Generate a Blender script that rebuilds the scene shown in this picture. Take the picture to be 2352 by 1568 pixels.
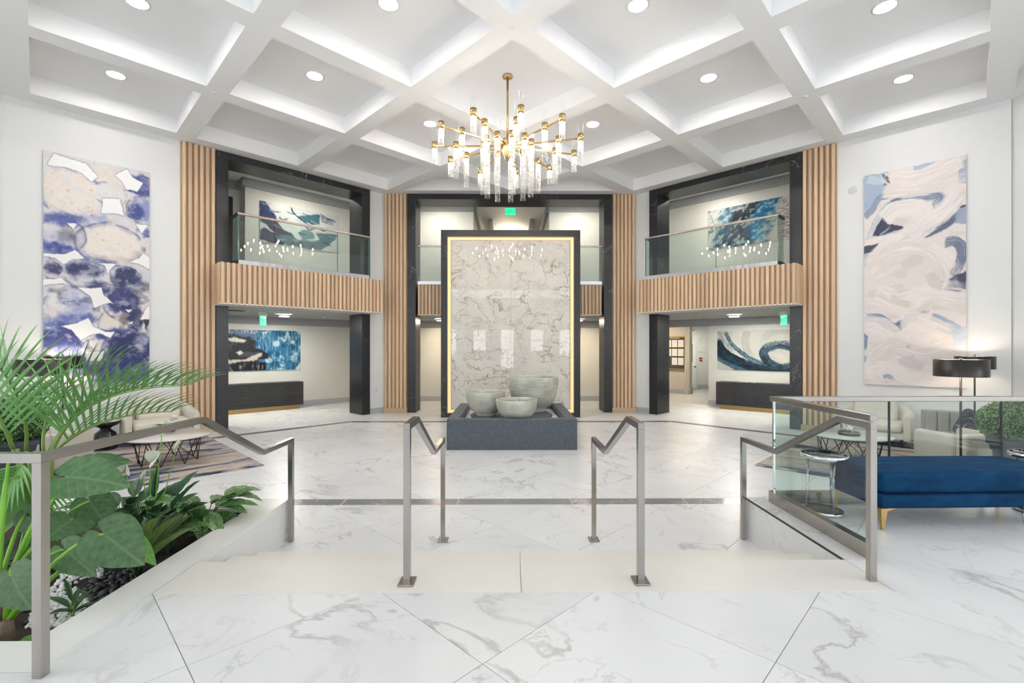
import bpy, bmesh, math, random
import numpy as np
from mathutils import Vector, Matrix

random.seed(7)
for o in list(bpy.data.objects):
    bpy.data.objects.remove(o, do_unlink=True)
scene = bpy.context.scene
COL = scene.collection

# ---------------------------------------------------------------- camera, world, exposure
FPX, HORIZON, CXPX, AXPX = 1075.0, 800.0, 1176.0, 1167.0   # focal length and horizon in the 2352x1568 frame
CAMZ = 1.723                                                # eye height over the sunken floor
YAW = math.atan((CXPX - AXPX) / FPX)
cam_data = bpy.data.cameras.new('camera')
cam = bpy.data.objects.new('camera', cam_data); COL.objects.link(cam)
cam.location = (0, 0, CAMZ)
cam.rotation_euler = (math.pi / 2, 0, -YAW)
cam_data.sensor_width = 36.0
cam_data.lens = FPX / 2352.0 * 36.0
cam_data.shift_y = (HORIZON - 784.0) / 2352.0
cam_data.clip_start = 0.05
scene.camera = cam

world = bpy.data.worlds.new('world'); scene.world = world
world.use_nodes = True
world.node_tree.nodes['Background'].inputs[0].default_value = (0.80, 0.88, 1.0, 1)
world.node_tree.nodes['Background'].inputs[1].default_value = 1.0

scene.view_settings.view_transform = 'Standard'
scene.view_settings.look = 'None'
scene.view_settings.gamma = 1.0
scene.view_settings.use_curve_mapping = False
scene.view_settings.exposure = 0.50
try:
    cy = scene.cycles
    cy.max_bounces = 9; cy.diffuse_bounces = 8; cy.glossy_bounces = 3
    cy.use_adaptive_sampling = True; cy.adaptive_threshold = 0.045; cy.use_light_tree = False
    cy.transparent_max_bounces = 20; cy.transmission_bounces = 3
    cy.caustics_reflective = False; cy.caustics_refractive = False
    cy.sample_clamp_indirect = 8.0
except Exception:
    pass

DAYLIGHT = 3.9        # radiance of the entrance windows behind the viewer
DOWNLIGHT = 112.0      # radiance of the recessed ceiling lights
BULB = 170.0            # chandelier bulbs
CORRIDOR = 300.0        # disc lights in the alcoves
LED = 0.58              # warm strip round the marble panel

# ---------------------------------------------------------------- helpers
def link(name, data, parent=None, loc=None, rot=None, mat4=None):
    o = bpy.data.objects.new(name, data); COL.objects.link(o)
    if parent is not None: o.parent = parent
    if mat4 is not None: o.matrix_basis = mat4
    if loc is not None: o.location = loc
    if rot is not None: o.rotation_euler = rot
    return o

def tag(o, label=None, cat=None, group=None, kind=None):
    if label: o['label'] = label
    if cat: o['category'] = cat
    if group: o['group'] = group
    if kind: o['kind'] = kind
    return o

def empty(name, loc=(0, 0, 0), rz=0.0, label=None, cat=None, group=None, mat4=None):
    o = link(name, None, mat4=mat4)
    if mat4 is None:
        o.location = loc; o.rotation_euler = (0, 0, rz)
    o.empty_display_size = 0.1
    return tag(o, label, cat, group)

def copy_tree(o, parent=None):
    c = o.copy(); COL.objects.link(c); c.parent = parent
    for ch in list(o.children): copy_tree(ch, c)
    return c

class MB:
    """collects geometry for one mesh object"""
    def __init__(s): s.v = []; s.f = []; s.sm = []; s.mi = []; s.cur = 0
    def add(s, vs, fs, smooth=False):
        b = len(s.v); s.v += [tuple(p) for p in vs]
        for f in fs: s.f.append([b + i for i in f]); s.sm.append(smooth); s.mi.append(s.cur)
        return s
    def box(s, x0, x1, y0, y1, z0, z1):
        x0, x1 = min(x0, x1), max(x0, x1); y0, y1 = min(y0, y1), max(y0, y1); z0, z1 = min(z0, z1), max(z0, z1)
        v = [(x0,y0,z0),(x1,y0,z0),(x1,y1,z0),(x0,y1,z0),(x0,y0,z1),(x1,y0,z1),(x1,y1,z1),(x0,y1,z1)]
        return s.add(v, [(0,3,2,1),(4,5,6,7),(0,1,5,4),(1,2,6,5),(2,3,7,6),(3,0,4,7)])
    def rbox(s, x0, x1, y0, y1, z0, z1, r=0.01, seg=2, smooth=True):
        bm = bmesh.new(); bmesh.ops.create_cube(bm, size=1.0)
        for v in bm.verts:
            v.co = Vector(((x0+x1)/2 + v.co.x*abs(x1-x0), (y0+y1)/2 + v.co.y*abs(y1-y0), (z0+z1)/2 + v.co.z*abs(z1-z0)))
        bmesh.ops.bevel(bm, geom=list(bm.edges), offset=r, segments=seg, profile=0.5, affect='EDGES')
        bm.verts.index_update()
        s.add([v.co[:] for v in bm.verts], [[v.index for v in f.verts] for f in bm.faces], smooth); bm.free(); return s
    def prism(s, poly, z0, z1, top=True, bottom=True):
        n = len(poly)
        v = [(p[0], p[1], z0) for p in poly] + [(p[0], p[1], z1) for p in poly]
        f = [(i, (i+1) % n, n+(i+1) % n, n+i) for i in range(n)]
        if top: f.append(tuple(range(n, 2*n)))
        if bottom: f.append(tuple(reversed(range(n))))
        return s.add(v, f)
    def lathe(s, prof, n=24, c=(0, 0, 0), cap0=False, cap1=False, smooth=True):
        v = []; f = []
        for r, z in prof:
            for i in range(n):
                a = 2*math.pi*i/n; v.append((c[0]+r*math.cos(a), c[1]+r*math.sin(a), c[2]+z))
        for k in range(len(prof)-1):
            for i in range(n):
                j = (i+1) % n
                f.append((k*n+i, k*n+j, (k+1)*n+j, (k+1)*n+i))
        if cap0: f.append(tuple(reversed(range(n))))
        if cap1: f.append(tuple(range((len(prof)-1)*n, len(prof)*n)))
        return s.add(v, f, smooth)
    def cyl(s, p0, p1, r, n=10, r1=None, smooth=True):
        return s.tube([p0, p1], [r, r if r1 is None else r1], n, smooth)
    def tube(s, pts, rad, n=8, smooth=True, flat=1.0):
        pts = [Vector(p) for p in pts]
        if not hasattr(rad, '__len__'): rad = [rad]*len(pts)
        v = []; f = []; up = None
        for k, p in enumerate(pts):
            t = (pts[min(k+1, len(pts)-1)] - pts[max(k-1, 0)]).normalized()
            if up is None: up = Vector((0, 0, 1)) if abs(t.z) < 0.9 else Vector((0, 1, 0))
            a = t.cross(up).normalized(); b = a.cross(t).normalized(); up = b
            for i in range(n):
                w = 2*math.pi*i/n + math.pi/n
                v.append(p + a*math.cos(w)*rad[k] + b*math.sin(w)*rad[k]*flat)
        for k in range(len(pts)-1):
            for i in range(n):
                j = (i+1) % n
                f.append((k*n+i, k*n+j, (k+1)*n+j, (k+1)*n+i))
        s.add(v, f, smooth)
        b0 = len(s.v) - len(v)
        s.f.append([b0+i for i in reversed(range(n))]); s.sm.append(False); s.mi.append(s.cur)
        s.f.append([b0+(len(pts)-1)*n+i for i in range(n)]); s.sm.append(False); s.mi.append(s.cur)
        return s
    def bar(s, pts, w, h):
        """mitred square bar along a path in a vertical plane x=const (points with the same x) or y=const"""
        pts = [Vector(p) for p in pts]
        along_y = abs(pts[0].x - pts[-1].x) < 1e-6
        v = []; f = []; n = len(pts)
        for k, p in enumerate(pts):
            d0 = (p - pts[k-1]).normalized() if k > 0 else None
            d1 = (pts[k+1] - p).normalized() if k < n-1 else None
            t = ((d0 or d1) + (d1 or d0)).normalized()
            side = Vector((1, 0, 0)) if along_y else Vector((0, 1, 0))
            nor = t.cross(side) if along_y else side.cross(t)
            nor.normalize()
            if nor.z < 0 or (abs(nor.z) < 1e-6 and (nor.y if along_y else nor.x) < 0): nor = -nor
            dd = d1 or d0
            c = max(0.3, abs(t.dot(dd)))
            nor = nor * (h/2/c)
            for a, b in ((-1, -1), (1, -1), (1, 1), (-1, 1)):
                v.append(p + side*(a*w/2) + nor*b)
        for k in range(n-1):
            for i in range(4):
                j = (i+1) % 4
                f.append((k*4+i, k*4+j, (k+1)*4+j, (k+1)*4+i))
        f.append((3, 2, 1, 0)); f.append(tuple((n-1)*4+i for i in range(4)))
        return s.add(v, f)
    def grid(s, P, smooth=True, closed_u=False):
        nu = len(P); nv = len(P[0]); v = [p for row in P for p in row]; f = []
        for i in range(nu if closed_u else nu-1):
            i2 = (i+1) % nu
            for j in range(nv-1):
                f.append((i*nv+j, i2*nv+j, i2*nv+j+1, i*nv+j+1))
        return s.add(v, f, smooth)
    def mesh(s, name, mats=None):
        me = bpy.data.meshes.new(name); me.from_pydata(s.v, [], s.f)
        me.polygons.foreach_set('use_smooth', s.sm)
        if mats is not None:
            for m in (mats if isinstance(mats, (list, tuple)) else [mats]): me.materials.append(m)
            if isinstance(mats, (list, tuple)) and len(mats) > 1: me.polygons.foreach_set('material_index', s.mi)
        bm = bmesh.new(); bm.from_mesh(me); bmesh.ops.recalc_face_normals(bm, faces=bm.faces); bm.to_mesh(me); bm.free()
        me.update(); return me
    def build(s, name, mats=None, parent=None, loc=None, rot=None, mat4=None):
        return link(name, s.mesh(name, mats), parent, loc, rot, mat4)

def ray(px, py):
    x, z = (px - CXPX)/FPX, (HORIZON - py)/FPX
    return Vector((x*math.cos(YAW) + math.sin(YAW), -x*math.sin(YAW) + math.cos(YAW), z))
def at(px, py, Y):
    d = ray(px, py); t = Y/d.y
    return Vector((d.x*t, Y, CAMZ + d.z*t))

def clip(poly, a, b, c):
    """keep the part of a convex polygon where a*x+b*y<=c"""
    out = []
    for i in range(len(poly)):
        p, q = poly[i], poly[(i+1) % len(poly)]
        dp, dq = a*p[0]+b*p[1]-c, a*q[0]+b*q[1]-c
        if dp <= 0: out.append(p)
        if dp*dq < 0:
            t = dp/(dp-dq); out.append((p[0]+(q[0]-p[0])*t, p[1]+(q[1]-p[1])*t))
    return out
def area(poly):
    return abs(sum(poly[i][0]*poly[(i+1) % len(poly)][1]-poly[(i+1) % len(poly)][0]*poly[i][1] for i in range(len(poly))))/2 if len(poly) > 2 else 0.0

# ---------------------------------------------------------------- materials
def nmat(name):
    m = bpy.data.materials.new(name); m.use_nodes = True
    nt = m.node_tree; b = nt.nodes['Principled BSDF']
    return m, nt, b
def N(nt, typ, **kw):
    n = nt.nodes.new(typ)
    for k, v in kw.items():
        if k in n.inputs: n.inputs[k].default_value = v
        else: setattr(n, k, v)
    return n
def L(nt, a, b): nt.links.new(a, b)
def srgb(r, g, b):
    return tuple(((c/255.0)/12.92 if c <= 10 else ((c/255.0+0.055)/1.055)**2.4) for c in (r, g, b)) + (1.0,)
def ramp(nt, stops, interp='LINEAR'):
    n = nt.nodes.new('ShaderNodeValToRGB'); e = n.color_ramp.elements; n.color_ramp.interpolation = interp
    while len(e) > 1: e.remove(e[-1])
    e[0].position = stops[0][0]; e[0].color = stops[0][1]
    for p, c in stops[1:]:
        x = e.new(p); x.color = c
    return n
def simple(name, col, rough=0.5, metal=0.0, noise=0.0, nscale=8.0, bump=0.0, spec=None, coat=0.0, sheen=0.0, stretch=None, random_v=0.0):
    m, nt, b = nmat(name)
    b.inputs['Base Color'].default_value = col; b.inputs['Roughness'].default_value = rough; b.inputs['Metallic'].default_value = metal
    if spec is not None: b.inputs['Specular IOR Level'].default_value = spec
    if coat: b.inputs['Coat Weight'].default_value = coat; b.inputs['Coat Roughness'].default_value = 0.05
    if sheen: b.inputs['Sheen Weight'].default_value = sheen; b.inputs['Sheen Roughness'].default_value = 0.4; b.inputs['Sheen Tint'].default_value = col
    if noise or bump or random_v:
        tc = N(nt, 'ShaderNodeTexCoord'); mp = N(nt, 'ShaderNodeMapping')
        if stretch: mp.inputs['Scale'].default_value = stretch
        L(nt, tc.outputs['Object'], mp.inputs['Vector'])
        nz = N(nt, 'ShaderNodeTexNoise', Scale=nscale, Detail=5.0, Roughness=0.6)
        L(nt, mp.outputs[0], nz.inputs['Vector'])
        hsv = N(nt, 'ShaderNodeHueSaturation'); hsv.inputs['Color'].default_value = col
        mr = N(nt, 'ShaderNodeMapRange'); mr.inputs['From Min'].default_value = 0.25; mr.inputs['From Max'].default_value = 0.75
        mr.inputs['To Min'].default_value = 1.0-noise; mr.inputs['To Max'].default_value = 1.0+noise
        L(nt, nz.outputs['Fac'], mr.inputs['Value'])
        if random_v:
            oi = N(nt, 'ShaderNodeObjectInfo'); r2 = N(nt, 'ShaderNodeMapRange')
            r2.inputs['To Min'].default_value = 1.0-random_v; r2.inputs['To Max'].default_value = 1.0+random_v
            L(nt, oi.outputs['Random'], r2.inputs['Value'])
            mu = N(nt, 'ShaderNodeMath', operation='MULTIPLY'); L(nt, mr.outputs[0], mu.inputs[0]); L(nt, r2.outputs[0], mu.inputs[1])
            L(nt, mu.outputs[0], hsv.inputs['Value'])
        else: L(nt, mr.outputs[0], hsv.inputs['Value'])
        L(nt, hsv.outputs[0], b.inputs['Base Color'])
        if bump:
            bp = N(nt, 'ShaderNodeBump', Strength=bump, Distance=0.01); L(nt, nz.outputs['Fac'], bp.inputs['Height']); L(nt, bp.outputs[0], b.inputs['Normal'])
    return m
def emit(name, col, strength):
    m, nt, b = nmat(name)
    b.inputs['Base Color'].default_value = col; b.inputs['Emission Color'].default_value = col; b.inputs['Emission Strength'].default_value = strength
    return m
def glassy(name, tint=(0.93, 0.97, 0.96, 1), refl=1.0, bump=0.0, bscale=60.0, frost=0.0):
    """thin clear sheet: transparent with a Schlick reflection, the same from both sides; frost adds milky bubbles"""
    m, nt, b = nmat(name); nt.nodes.remove(b)
    out = nt.nodes['Material Output']
    tr = N(nt, 'ShaderNodeBsdfTransparent'); tr.inputs[0].default_value = tint
    gl = N(nt, 'ShaderNodeBsdfGlossy'); gl.inputs['Roughness'].default_value = 0.0; gl.inputs[0].default_value = (1, 1, 1, 1)
    lw = N(nt, 'ShaderNodeLayerWeight'); lw.inputs['Blend'].default_value = 0.5
    pw = N(nt, 'ShaderNodeMath', operation='POWER'); pw.inputs[1].default_value = 5.0; L(nt, lw.outputs['Facing'], pw.inputs[0])
    sc = N(nt, 'ShaderNodeMath', operation='MULTIPLY_ADD'); sc.inputs[1].default_value = 0.96*refl; sc.inputs[2].default_value = 0.04*refl; sc.use_clamp = True
    L(nt, pw.outputs[0], sc.inputs[0])
    mx = N(nt, 'ShaderNodeMixShader'); L(nt, sc.outputs[0], mx.inputs[0]); L(nt, tr.outputs[0], mx.inputs[1]); L(nt, gl.outputs[0], mx.inputs[2])
    last = mx.outputs[0]
    if bump:
        tc = N(nt, 'ShaderNodeTexCoord'); nz = N(nt, 'ShaderNodeTexVoronoi', Scale=bscale)
        L(nt, tc.outputs['Object'], nz.inputs['Vector'])
        bp = N(nt, 'ShaderNodeBump', Strength=bump, Distance=0.02); L(nt, nz.outputs['Distance'], bp.inputs['Height'])
        L(nt, bp.outputs[0], gl.inputs['Normal'])
        if frost:
            tl = N(nt, 'ShaderNodeBsdfTranslucent'); tl.inputs[0].default_value = (1, 1, 1, 1)
            df = N(nt, 'ShaderNodeBsdfDiffuse'); df.inputs[0].default_value = (1, 1, 1, 1)
            ad = N(nt, 'ShaderNodeMixShader'); ad.inputs[0].default_value = .4; L(nt, tl.outputs[0], ad.inputs[1]); L(nt, df.outputs[0], ad.inputs[2])
            mr = N(nt, 'ShaderNodeMapRange'); mr.inputs['From Min'].default_value = .15; mr.inputs['From Max'].default_value = .40; mr.inputs['To Min'].default_value = frost; mr.inputs['To Max'].default_value = 0.0
            L(nt, nz.outputs['Distance'], mr.inputs['Value'])
            m2 = N(nt, 'ShaderNodeMixShader'); L(nt, mr.outputs[0], m2.inputs[0]); L(nt, last, m2.inputs[1]); L(nt, ad.outputs[0], m2.inputs[2]); last = m2.outputs[0]
    L(nt, last, out.inputs['Surface'])
    return m

def marble(name, base, vein, scale=1.0, width=0.018, rough=0.16, amount=0.75, per_object=True, cloud=0.04, rot=0.6, stretch=(1, 1, 1), second=None, coat=0.0, mask=(0.45, 0.62)):
    m, nt, b = nmat(name)
    tc = N(nt, 'ShaderNodeTexCoord'); vec = tc.outputs['Object']
    if per_object:
        oi = N(nt, 'ShaderNodeObjectInfo')
        sc = N(nt, 'ShaderNodeMath', operation='MULTIPLY'); sc.inputs[1].default_value = 57.0; L(nt, oi.outputs['Random'], sc.inputs[0])
        cb = N(nt, 'ShaderNodeCombineXYZ'); L(nt, sc.outputs[0], cb.inputs[0]); L(nt, sc.outputs[0], cb.inputs[2])
        va = N(nt, 'ShaderNodeVectorMath', operation='ADD'); L(nt, vec, va.inputs[0]); L(nt, cb.outputs[0], va.inputs[1]); vec = va.outputs[0]
    mp = N(nt, 'ShaderNodeMapping'); mp.inputs['Rotation'].default_value = (0.1, 0.2, rot); mp.inputs['Scale'].default_value = stretch
    L(nt, vec, mp.inputs['Vector']); vec = mp.outputs[0]
    def veins(sc, det, dist, w, seedoff):
        ad = N(nt, 'ShaderNodeVectorMath', operation='ADD'); ad.inputs[1].default_value = (seedoff, seedoff*0.7, seedoff*1.3); L(nt, vec, ad.inputs[0])
        nz = N(nt, 'ShaderNodeTexNoise', Scale=sc, Detail=det, Roughness=0.58, Distortion=dist); L(nt, ad.outputs[0], nz.inputs['Vector'])
        su = N(nt, 'ShaderNodeMath', operation='SUBTRACT'); su.inputs[1].default_value = 0.5; L(nt, nz.outputs['Fac'], su.inputs[0])
        ab = N(nt, 'ShaderNodeMath', operation='ABSOLUTE'); L(nt, su.outputs[0], ab.inputs[0])
        mr = N(nt, 'ShaderNodeMapRange'); mr.inputs['From Min'].default_value = 0.0; mr.inputs['From Max'].default_value = w
        mr.inputs['To Min'].default_value = 1.0; mr.inputs['To Max'].default_value = 0.0; mr.clamp = True
        L(nt, ab.outputs[0], mr.inputs['Value'])
        mk = N(nt, 'ShaderNodeTexNoise', Scale=sc*0.9, Detail=2.0); ad2 = N(nt, 'ShaderNodeVectorMath', operation='ADD'); ad2.inputs[1].default_value = (9+seedoff, 3, 5); L(nt, vec, ad2.inputs[0]); L(nt, ad2.outputs[0], mk.inputs['Vector'])
        m2 = N(nt, 'ShaderNodeMapRange'); m2.inputs['From Min'].default_value = mask[0]; m2.inputs['From Max'].default_value = mask[1]; m2.clamp = True; L(nt, mk.outputs['Fac'], m2.inputs['Value'])
        mu = N(nt, 'ShaderNodeMath', operation='MULTIPLY'); L(nt, mr.outputs[0], mu.inputs[0]); L(nt, m2.outputs[0], mu.inputs[1])
        return mu.outputs[0]
    v1 = veins(0.9*scale, 7.0, 0.5, width, 0.0)
    v2 = veins(2.1*scale, 5.0, 0.9, width*0.8, 4.0)
    h = N(nt, 'ShaderNodeMath', operation='MULTIPLY'); h.inputs[1].default_value = 0.55; L(nt, v2, h.inputs[0])
    mxv = N(nt, 'ShaderNodeMath', operation='MAXIMUM'); L(nt, v1, mxv.inputs[0]); L(nt, h.outputs[0], mxv.inputs[1])
    am = N(nt, 'ShaderNodeMath', operation='MULTIPLY'); am.inputs[1].default_value = amount; L(nt, mxv.outputs[0], am.inputs[0])
    cl = N(nt, 'ShaderNodeTexNoise', Scale=0.8*scale, Detail=4.0); L(nt, vec, cl.inputs['Vector'])
    c2 = second or tuple(c*(1-cloud*3) for c in base[:3]) + (1,)
    rp = ramp(nt, [(0.38, base), (0.72, c2)]); L(nt, cl.outputs['Fac'], rp.inputs[0])
    mx = N(nt, 'ShaderNodeMix', data_type='RGBA'); L(nt, am.outputs[0], mx.inputs[0]); L(nt, rp.outputs[0], mx.inputs[6]); mx.inputs[7].default_value = vein
    L(nt, mx.outputs[2], b.inputs['Base Color']); b.inputs['Roughness'].default_value = rough
    if coat: b.inputs['Coat Weight'].default_value = coat; b.inputs['Coat Roughness'].default_value = 0.01; b.inputs['Specular IOR Level'].default_value = 0.0
    return m

def wood(name, c1, c2):
    m, nt, b = nmat(name)
    tc = N(nt, 'ShaderNodeTexCoord'); oi = N(nt, 'ShaderNodeObjectInfo')
    sc = N(nt, 'ShaderNodeMath', operation='MULTIPLY'); sc.inputs[1].default_value = 31.0; L(nt, oi.outputs['Random'], sc.inputs[0])
    cb = N(nt, 'ShaderNodeCombineXYZ'); L(nt, sc.outputs[0], cb.inputs[0]); L(nt, sc.outputs[0], cb.inputs[1])
    va = N(nt, 'ShaderNodeVectorMath', operation='ADD'); L(nt, tc.outputs['Object'], va.inputs[0]); L(nt, cb.outputs[0], va.inputs[1])
    mp = N(nt, 'ShaderNodeMapping'); mp.inputs['Scale'].default_value = (38, 38, 1.6); L(nt, va.outputs[0], mp.inputs['Vector'])
    nz = N(nt, 'ShaderNodeTexNoise', Scale=1.0, Detail=6.0, Roughness=0.65, Distortion=0.4); L(nt, mp.outputs[0], nz.inputs['Vector'])
    rp = ramp(nt, [(0.3, c2), (0.62, c1)]); L(nt, nz.outputs['Fac'], rp.inputs[0])
    hs = N(nt, 'ShaderNodeHueSaturation'); mr = N(nt, 'ShaderNodeMapRange'); mr.inputs['To Min'].default_value = 0.86; mr.inputs['To Max'].default_value = 1.14
    L(nt, oi.outputs['Random'], mr.inputs['Value']); L(nt, mr.outputs[0], hs.inputs['Value']); L(nt, rp.outputs[0], hs.inputs['Color'])
    L(nt, hs.outputs[0], b.inputs['Base Color']); b.inputs['Roughness'].default_value = 0.5
    return m

def leafmat(name, c1, c2, vein, rough=0.35, veins=9.0, blotch=None, trans=0.25):
    """leaf with a pale midrib and side veins in leaf-local x (across) and y (along)"""
    m, nt, b = nmat(name)
    tc = N(nt, 'ShaderNodeTexCoord'); sp = N(nt, 'ShaderNodeSeparateXYZ'); L(nt, tc.outputs['UV'], sp.inputs[0])
    ab = N(nt, 'ShaderNodeMath', operation='ABSOLUTE'); L(nt, sp.outputs[0], ab.inputs[0])
    # side veins: |sin| bands of (y - 0.7|x|)
    k = N(nt, 'ShaderNodeMath', operation='MULTIPLY'); k.inputs[1].default_value = -0.7; L(nt, ab.outputs[0], k.inputs[0])
    a = N(nt, 'ShaderNodeMath', operation='ADD'); L(nt, sp.outputs[1], a.inputs[0]); L(nt, k.outputs[0], a.inputs[1])
    s = N(nt, 'ShaderNodeMath', operation='MULTIPLY'); s.inputs[1].default_value = veins; L(nt, a.outputs[0], s.inputs[0])
    fr = N(nt, 'ShaderNodeMath', operation='FRACT'); L(nt, s.outputs[0], fr.inputs[0])
    pp = N(nt, 'ShaderNodeMath', operation='PINGPONG'); pp.inputs[1].default_value = 0.5; L(nt, fr.outputs[0], pp.inputs[0])
    r1 = N(nt, 'ShaderNodeMapRange'); r1.inputs['From Max'].default_value = 0.09; r1.inputs['To Min'].default_value = 0.75; r1.inputs['To Max'].default_value = 0.0; L(nt, pp.outputs[0], r1.inputs['Value'])
    r2 = N(nt, 'ShaderNodeMapRange'); r2.inputs['From Max'].default_value = 0.035; r2.inputs['To Min'].default_value = 1.0; r2.inputs['To Max'].default_value = 0.0; L(nt, ab.outputs[0], r2.inputs['Value'])
    mxm = N(nt, 'ShaderNodeMath', operation='MAXIMUM'); L(nt, r1.outputs[0], mxm.inputs[0]); L(nt, r2.outputs[0], mxm.inputs[1])
    nz = N(nt, 'ShaderNodeTexNoise', Scale=7.0, Detail=3.0); L(nt, tc.outputs['Object'], nz.inputs['Vector'])
    rp = ramp(nt, [(0.35, c1), (0.65, c2)]); L(nt, nz.outputs['Fac'], rp.inputs[0])
    colr = rp.outputs[0]
    if blotch:
        n2 = N(nt, 'ShaderNodeTexNoise', Scale=26.0, Detail=3.0, Distortion=0.6); L(nt, tc.outputs['Object'], n2.inputs['Vector'])
        r3 = N(nt, 'ShaderNodeMapRange'); r3.inputs['From Min'].default_value = 0.5; r3.inputs['From Max'].default_value = 0.58; L(nt, n2.outputs['Fac'], r3.inputs['Value'])
        mb = N(nt, 'ShaderNodeMix', data_type='RGBA'); L(nt, r3.outputs[0], mb.inputs[0]); L(nt, colr, mb.inputs[6]); mb.inputs[7].default_value = blotch; colr = mb.outputs[2]
    mx = N(nt, 'ShaderNodeMix', data_type='RGBA'); L(nt, mxm.outputs[0], mx.inputs[0]); L(nt, colr, mx.inputs[6]); mx.inputs[7].default_value = vein
    oi = N(nt, 'ShaderNodeObjectInfo'); hs = N(nt, 'ShaderNodeHueSaturation'); mr = N(nt, 'ShaderNodeMapRange'); mr.inputs['To Min'].default_value = 0.8; mr.inputs['To Max'].default_value = 1.2
    L(nt, oi.outputs['Random'], mr.inputs['Value']); L(nt, mr.outputs[0], hs.inputs['Value']); L(nt, mx.outputs[2], hs.inputs['Color'])
    L(nt, hs.outputs[0], b.inputs['Base Color']); b.inputs['Roughness'].default_value = rough
    out = nt.nodes['Material Output']
    tl = N(nt, 'ShaderNodeBsdfTranslucent'); L(nt, hs.outputs[0], tl.inputs[0])
    ms = N(nt, 'ShaderNodeMixShader'); ms.inputs[0].default_value = trans; L(nt, b.outputs[0], ms.inputs[1]); L(nt, tl.outputs[0], ms.inputs[2])
    L(nt, ms.outputs[0], out.inputs['Surface'])
    return m

M = {}
M['wall'] = simple('wall_paint', (0.78, 0.785, 0.785, 1), 0.55)
M['alcove'] = simple('alcove_paint', (0.70, 0.70, 0.665, 1), 0.6)
M['hall'] = simple('hall_paint', (0.66, 0.60, 0.53, 1), 0.6)
M['ceiling'] = simple('ceiling_paint', (0.91, 0.91, 0.915, 1), 0.6)
M['acoustic'] = simple('acoustic_tile', (0.74, 0.73, 0.70, 1), 0.8, noise=0.04, nscale=60)
M['marble'] = marble('white_marble_tile', (0.72, 0.725, 0.73, 1), (0.36, 0.355, 0.35, 1), 1.0, 0.019, 0.33, 0.8)
M['marble_side'] = marble('white_marble_slab', (0.73, 0.735, 0.735, 1), (0.38, 0.40, 0.40, 1), 1.1, 0.014, 0.2, 0.6)
M['grout'] = simple('grout', (0.42, 0.42, 0.41, 1), 0.9)
M['cream'] = simple('cream_limestone', (0.70, 0.675, 0.63, 1), 0.33, noise=0.02, nscale=3)
M['kerb'] = simple('kerb_stone', (0.75, 0.745, 0.72, 1), 0.25, noise=0.015, nscale=3)
M['band'] = marble('grey_marble_band', (0.23, 0.23, 0.235, 1), (0.55, 0.55, 0.55, 1), 2.5, 0.012, 0.2, 0.8, rot=0.9)
M['darkstone'] = marble('black_veined_stone', (0.016, 0.017, 0.020, 1), (0.34, 0.34, 0.34, 1), 0.62, 0.0035, 0.3, 0.75, rot=0.9, second=(0.024, 0.025, 0.028, 1))
M['basalt'] = simple('dark_grey_basalt', (0.075, 0.09, 0.108, 1), 0.5, noise=0.28, nscale=26, bump=0.15)
M['oak'] = wood('oak_slat', (0.74, 0.54, 0.36, 1), (0.57, 0.40, 0.25, 1))
M['oakback'] = wood('oak_backing', (0.46, 0.32, 0.205, 1), (0.38, 0.255, 0.16, 1))
M['oakplinth'] = wood('oak_plinth', (0.58, 0.42, 0.27, 1), (0.50, 0.35, 0.22, 1))
M['base'] = simple('grey_baseboard', (0.44, 0.465, 0.50, 1), 0.4)
M['crown'] = simple('grey_crown', (0.34, 0.35, 0.37, 1), 0.5)
M['steel'] = simple('brushed_steel', (0.44, 0.415, 0.39, 1), 0.22, 1.0, noise=0.06, nscale=2, stretch=(60, 60, 1.5))
M['chrome'] = simple('polished_chrome', (0.86, 0.86, 0.87, 1), 0.06, 1.0)
M['rail'] = simple('bronze_rail', (0.56, 0.46, 0.42, 1), 0.22, 1.0)
M['brass'] = simple('antique_brass', (0.62, 0.43, 0.19, 1), 0.24, 1.0)
M['gold'] = simple('satin_gold', (0.60, 0.40, 0.16, 1), 0.35, 1.0)
M['bronze'] = simple('dark_bronze', (0.045, 0.042, 0.038, 1), 0.32, 0.7)
M['black'] = simple('black_metal', (0.012, 0.012, 0.013, 1), 0.4)
M['glass'] = glassy('railing_glass', (0.91, 0.955, 0.945, 1), 0.9)
M['glassedge'] = simple('glass_edge', (0.10, 0.22, 0.20, 1), 0.1)
M['tube'] = glassy('tube_glass', (0.99, 0.99, 0.99, 1), 0.8)
M['tubebub'] = glassy('bubble_glass', (0.985, 0.985, 0.985, 1), 1.6, bump=1.0, bscale=48.0, frost=0.45)
M['acrylic'] = glassy('clear_acrylic', (0.93, 0.96, 0.97, 1), 5.0)
M['white'] = simple('white_plastic', (0.78, 0.78, 0.76, 1), 0.4)
M['panel'] = marble('cream_veined_marble', (0.69, 0.655, 0.60, 1), (0.26, 0.19, 0.13, 1), 2.1, 0.021, 0.3, 0.85, per_object=False, rot=0.75, stretch=(1, 1, 1.25), second=(0.60, 0.575, 0.53, 1), coat=1.0, mask=(0.33, 0.55))
M['bulb'] = emit('bulb_glow', (1.0, 0.88, 0.70, 1), BULB)
M['added_fill_disc'] = emit('added_fill_glow', (1.0, 0.93, 0.84, 1), BULB*0.10)
M['down'] = emit('downlight_glow', (1.0, 0.97, 0.93, 1), DOWNLIGHT)
M['disc'] = emit('disc_light_glow', (1.0, 0.95, 0.86, 1), CORRIDOR)
M['warmdisc'] = emit('warm_disc_glow', (1.0, 0.80, 0.58, 1), CORRIDOR*0.8)
M['gallery'] = emit('gallery_disc_glow', (1.0, 0.94, 0.84, 1), CORRIDOR*0.3)
M['led'] = emit('led_strip_glow', (1.0, 0.64, 0.33, 1), LED)
M['lampglow'] = emit('lamp_bulb_glow', (1.0, 0.84, 0.62, 1), 130.0)
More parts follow.
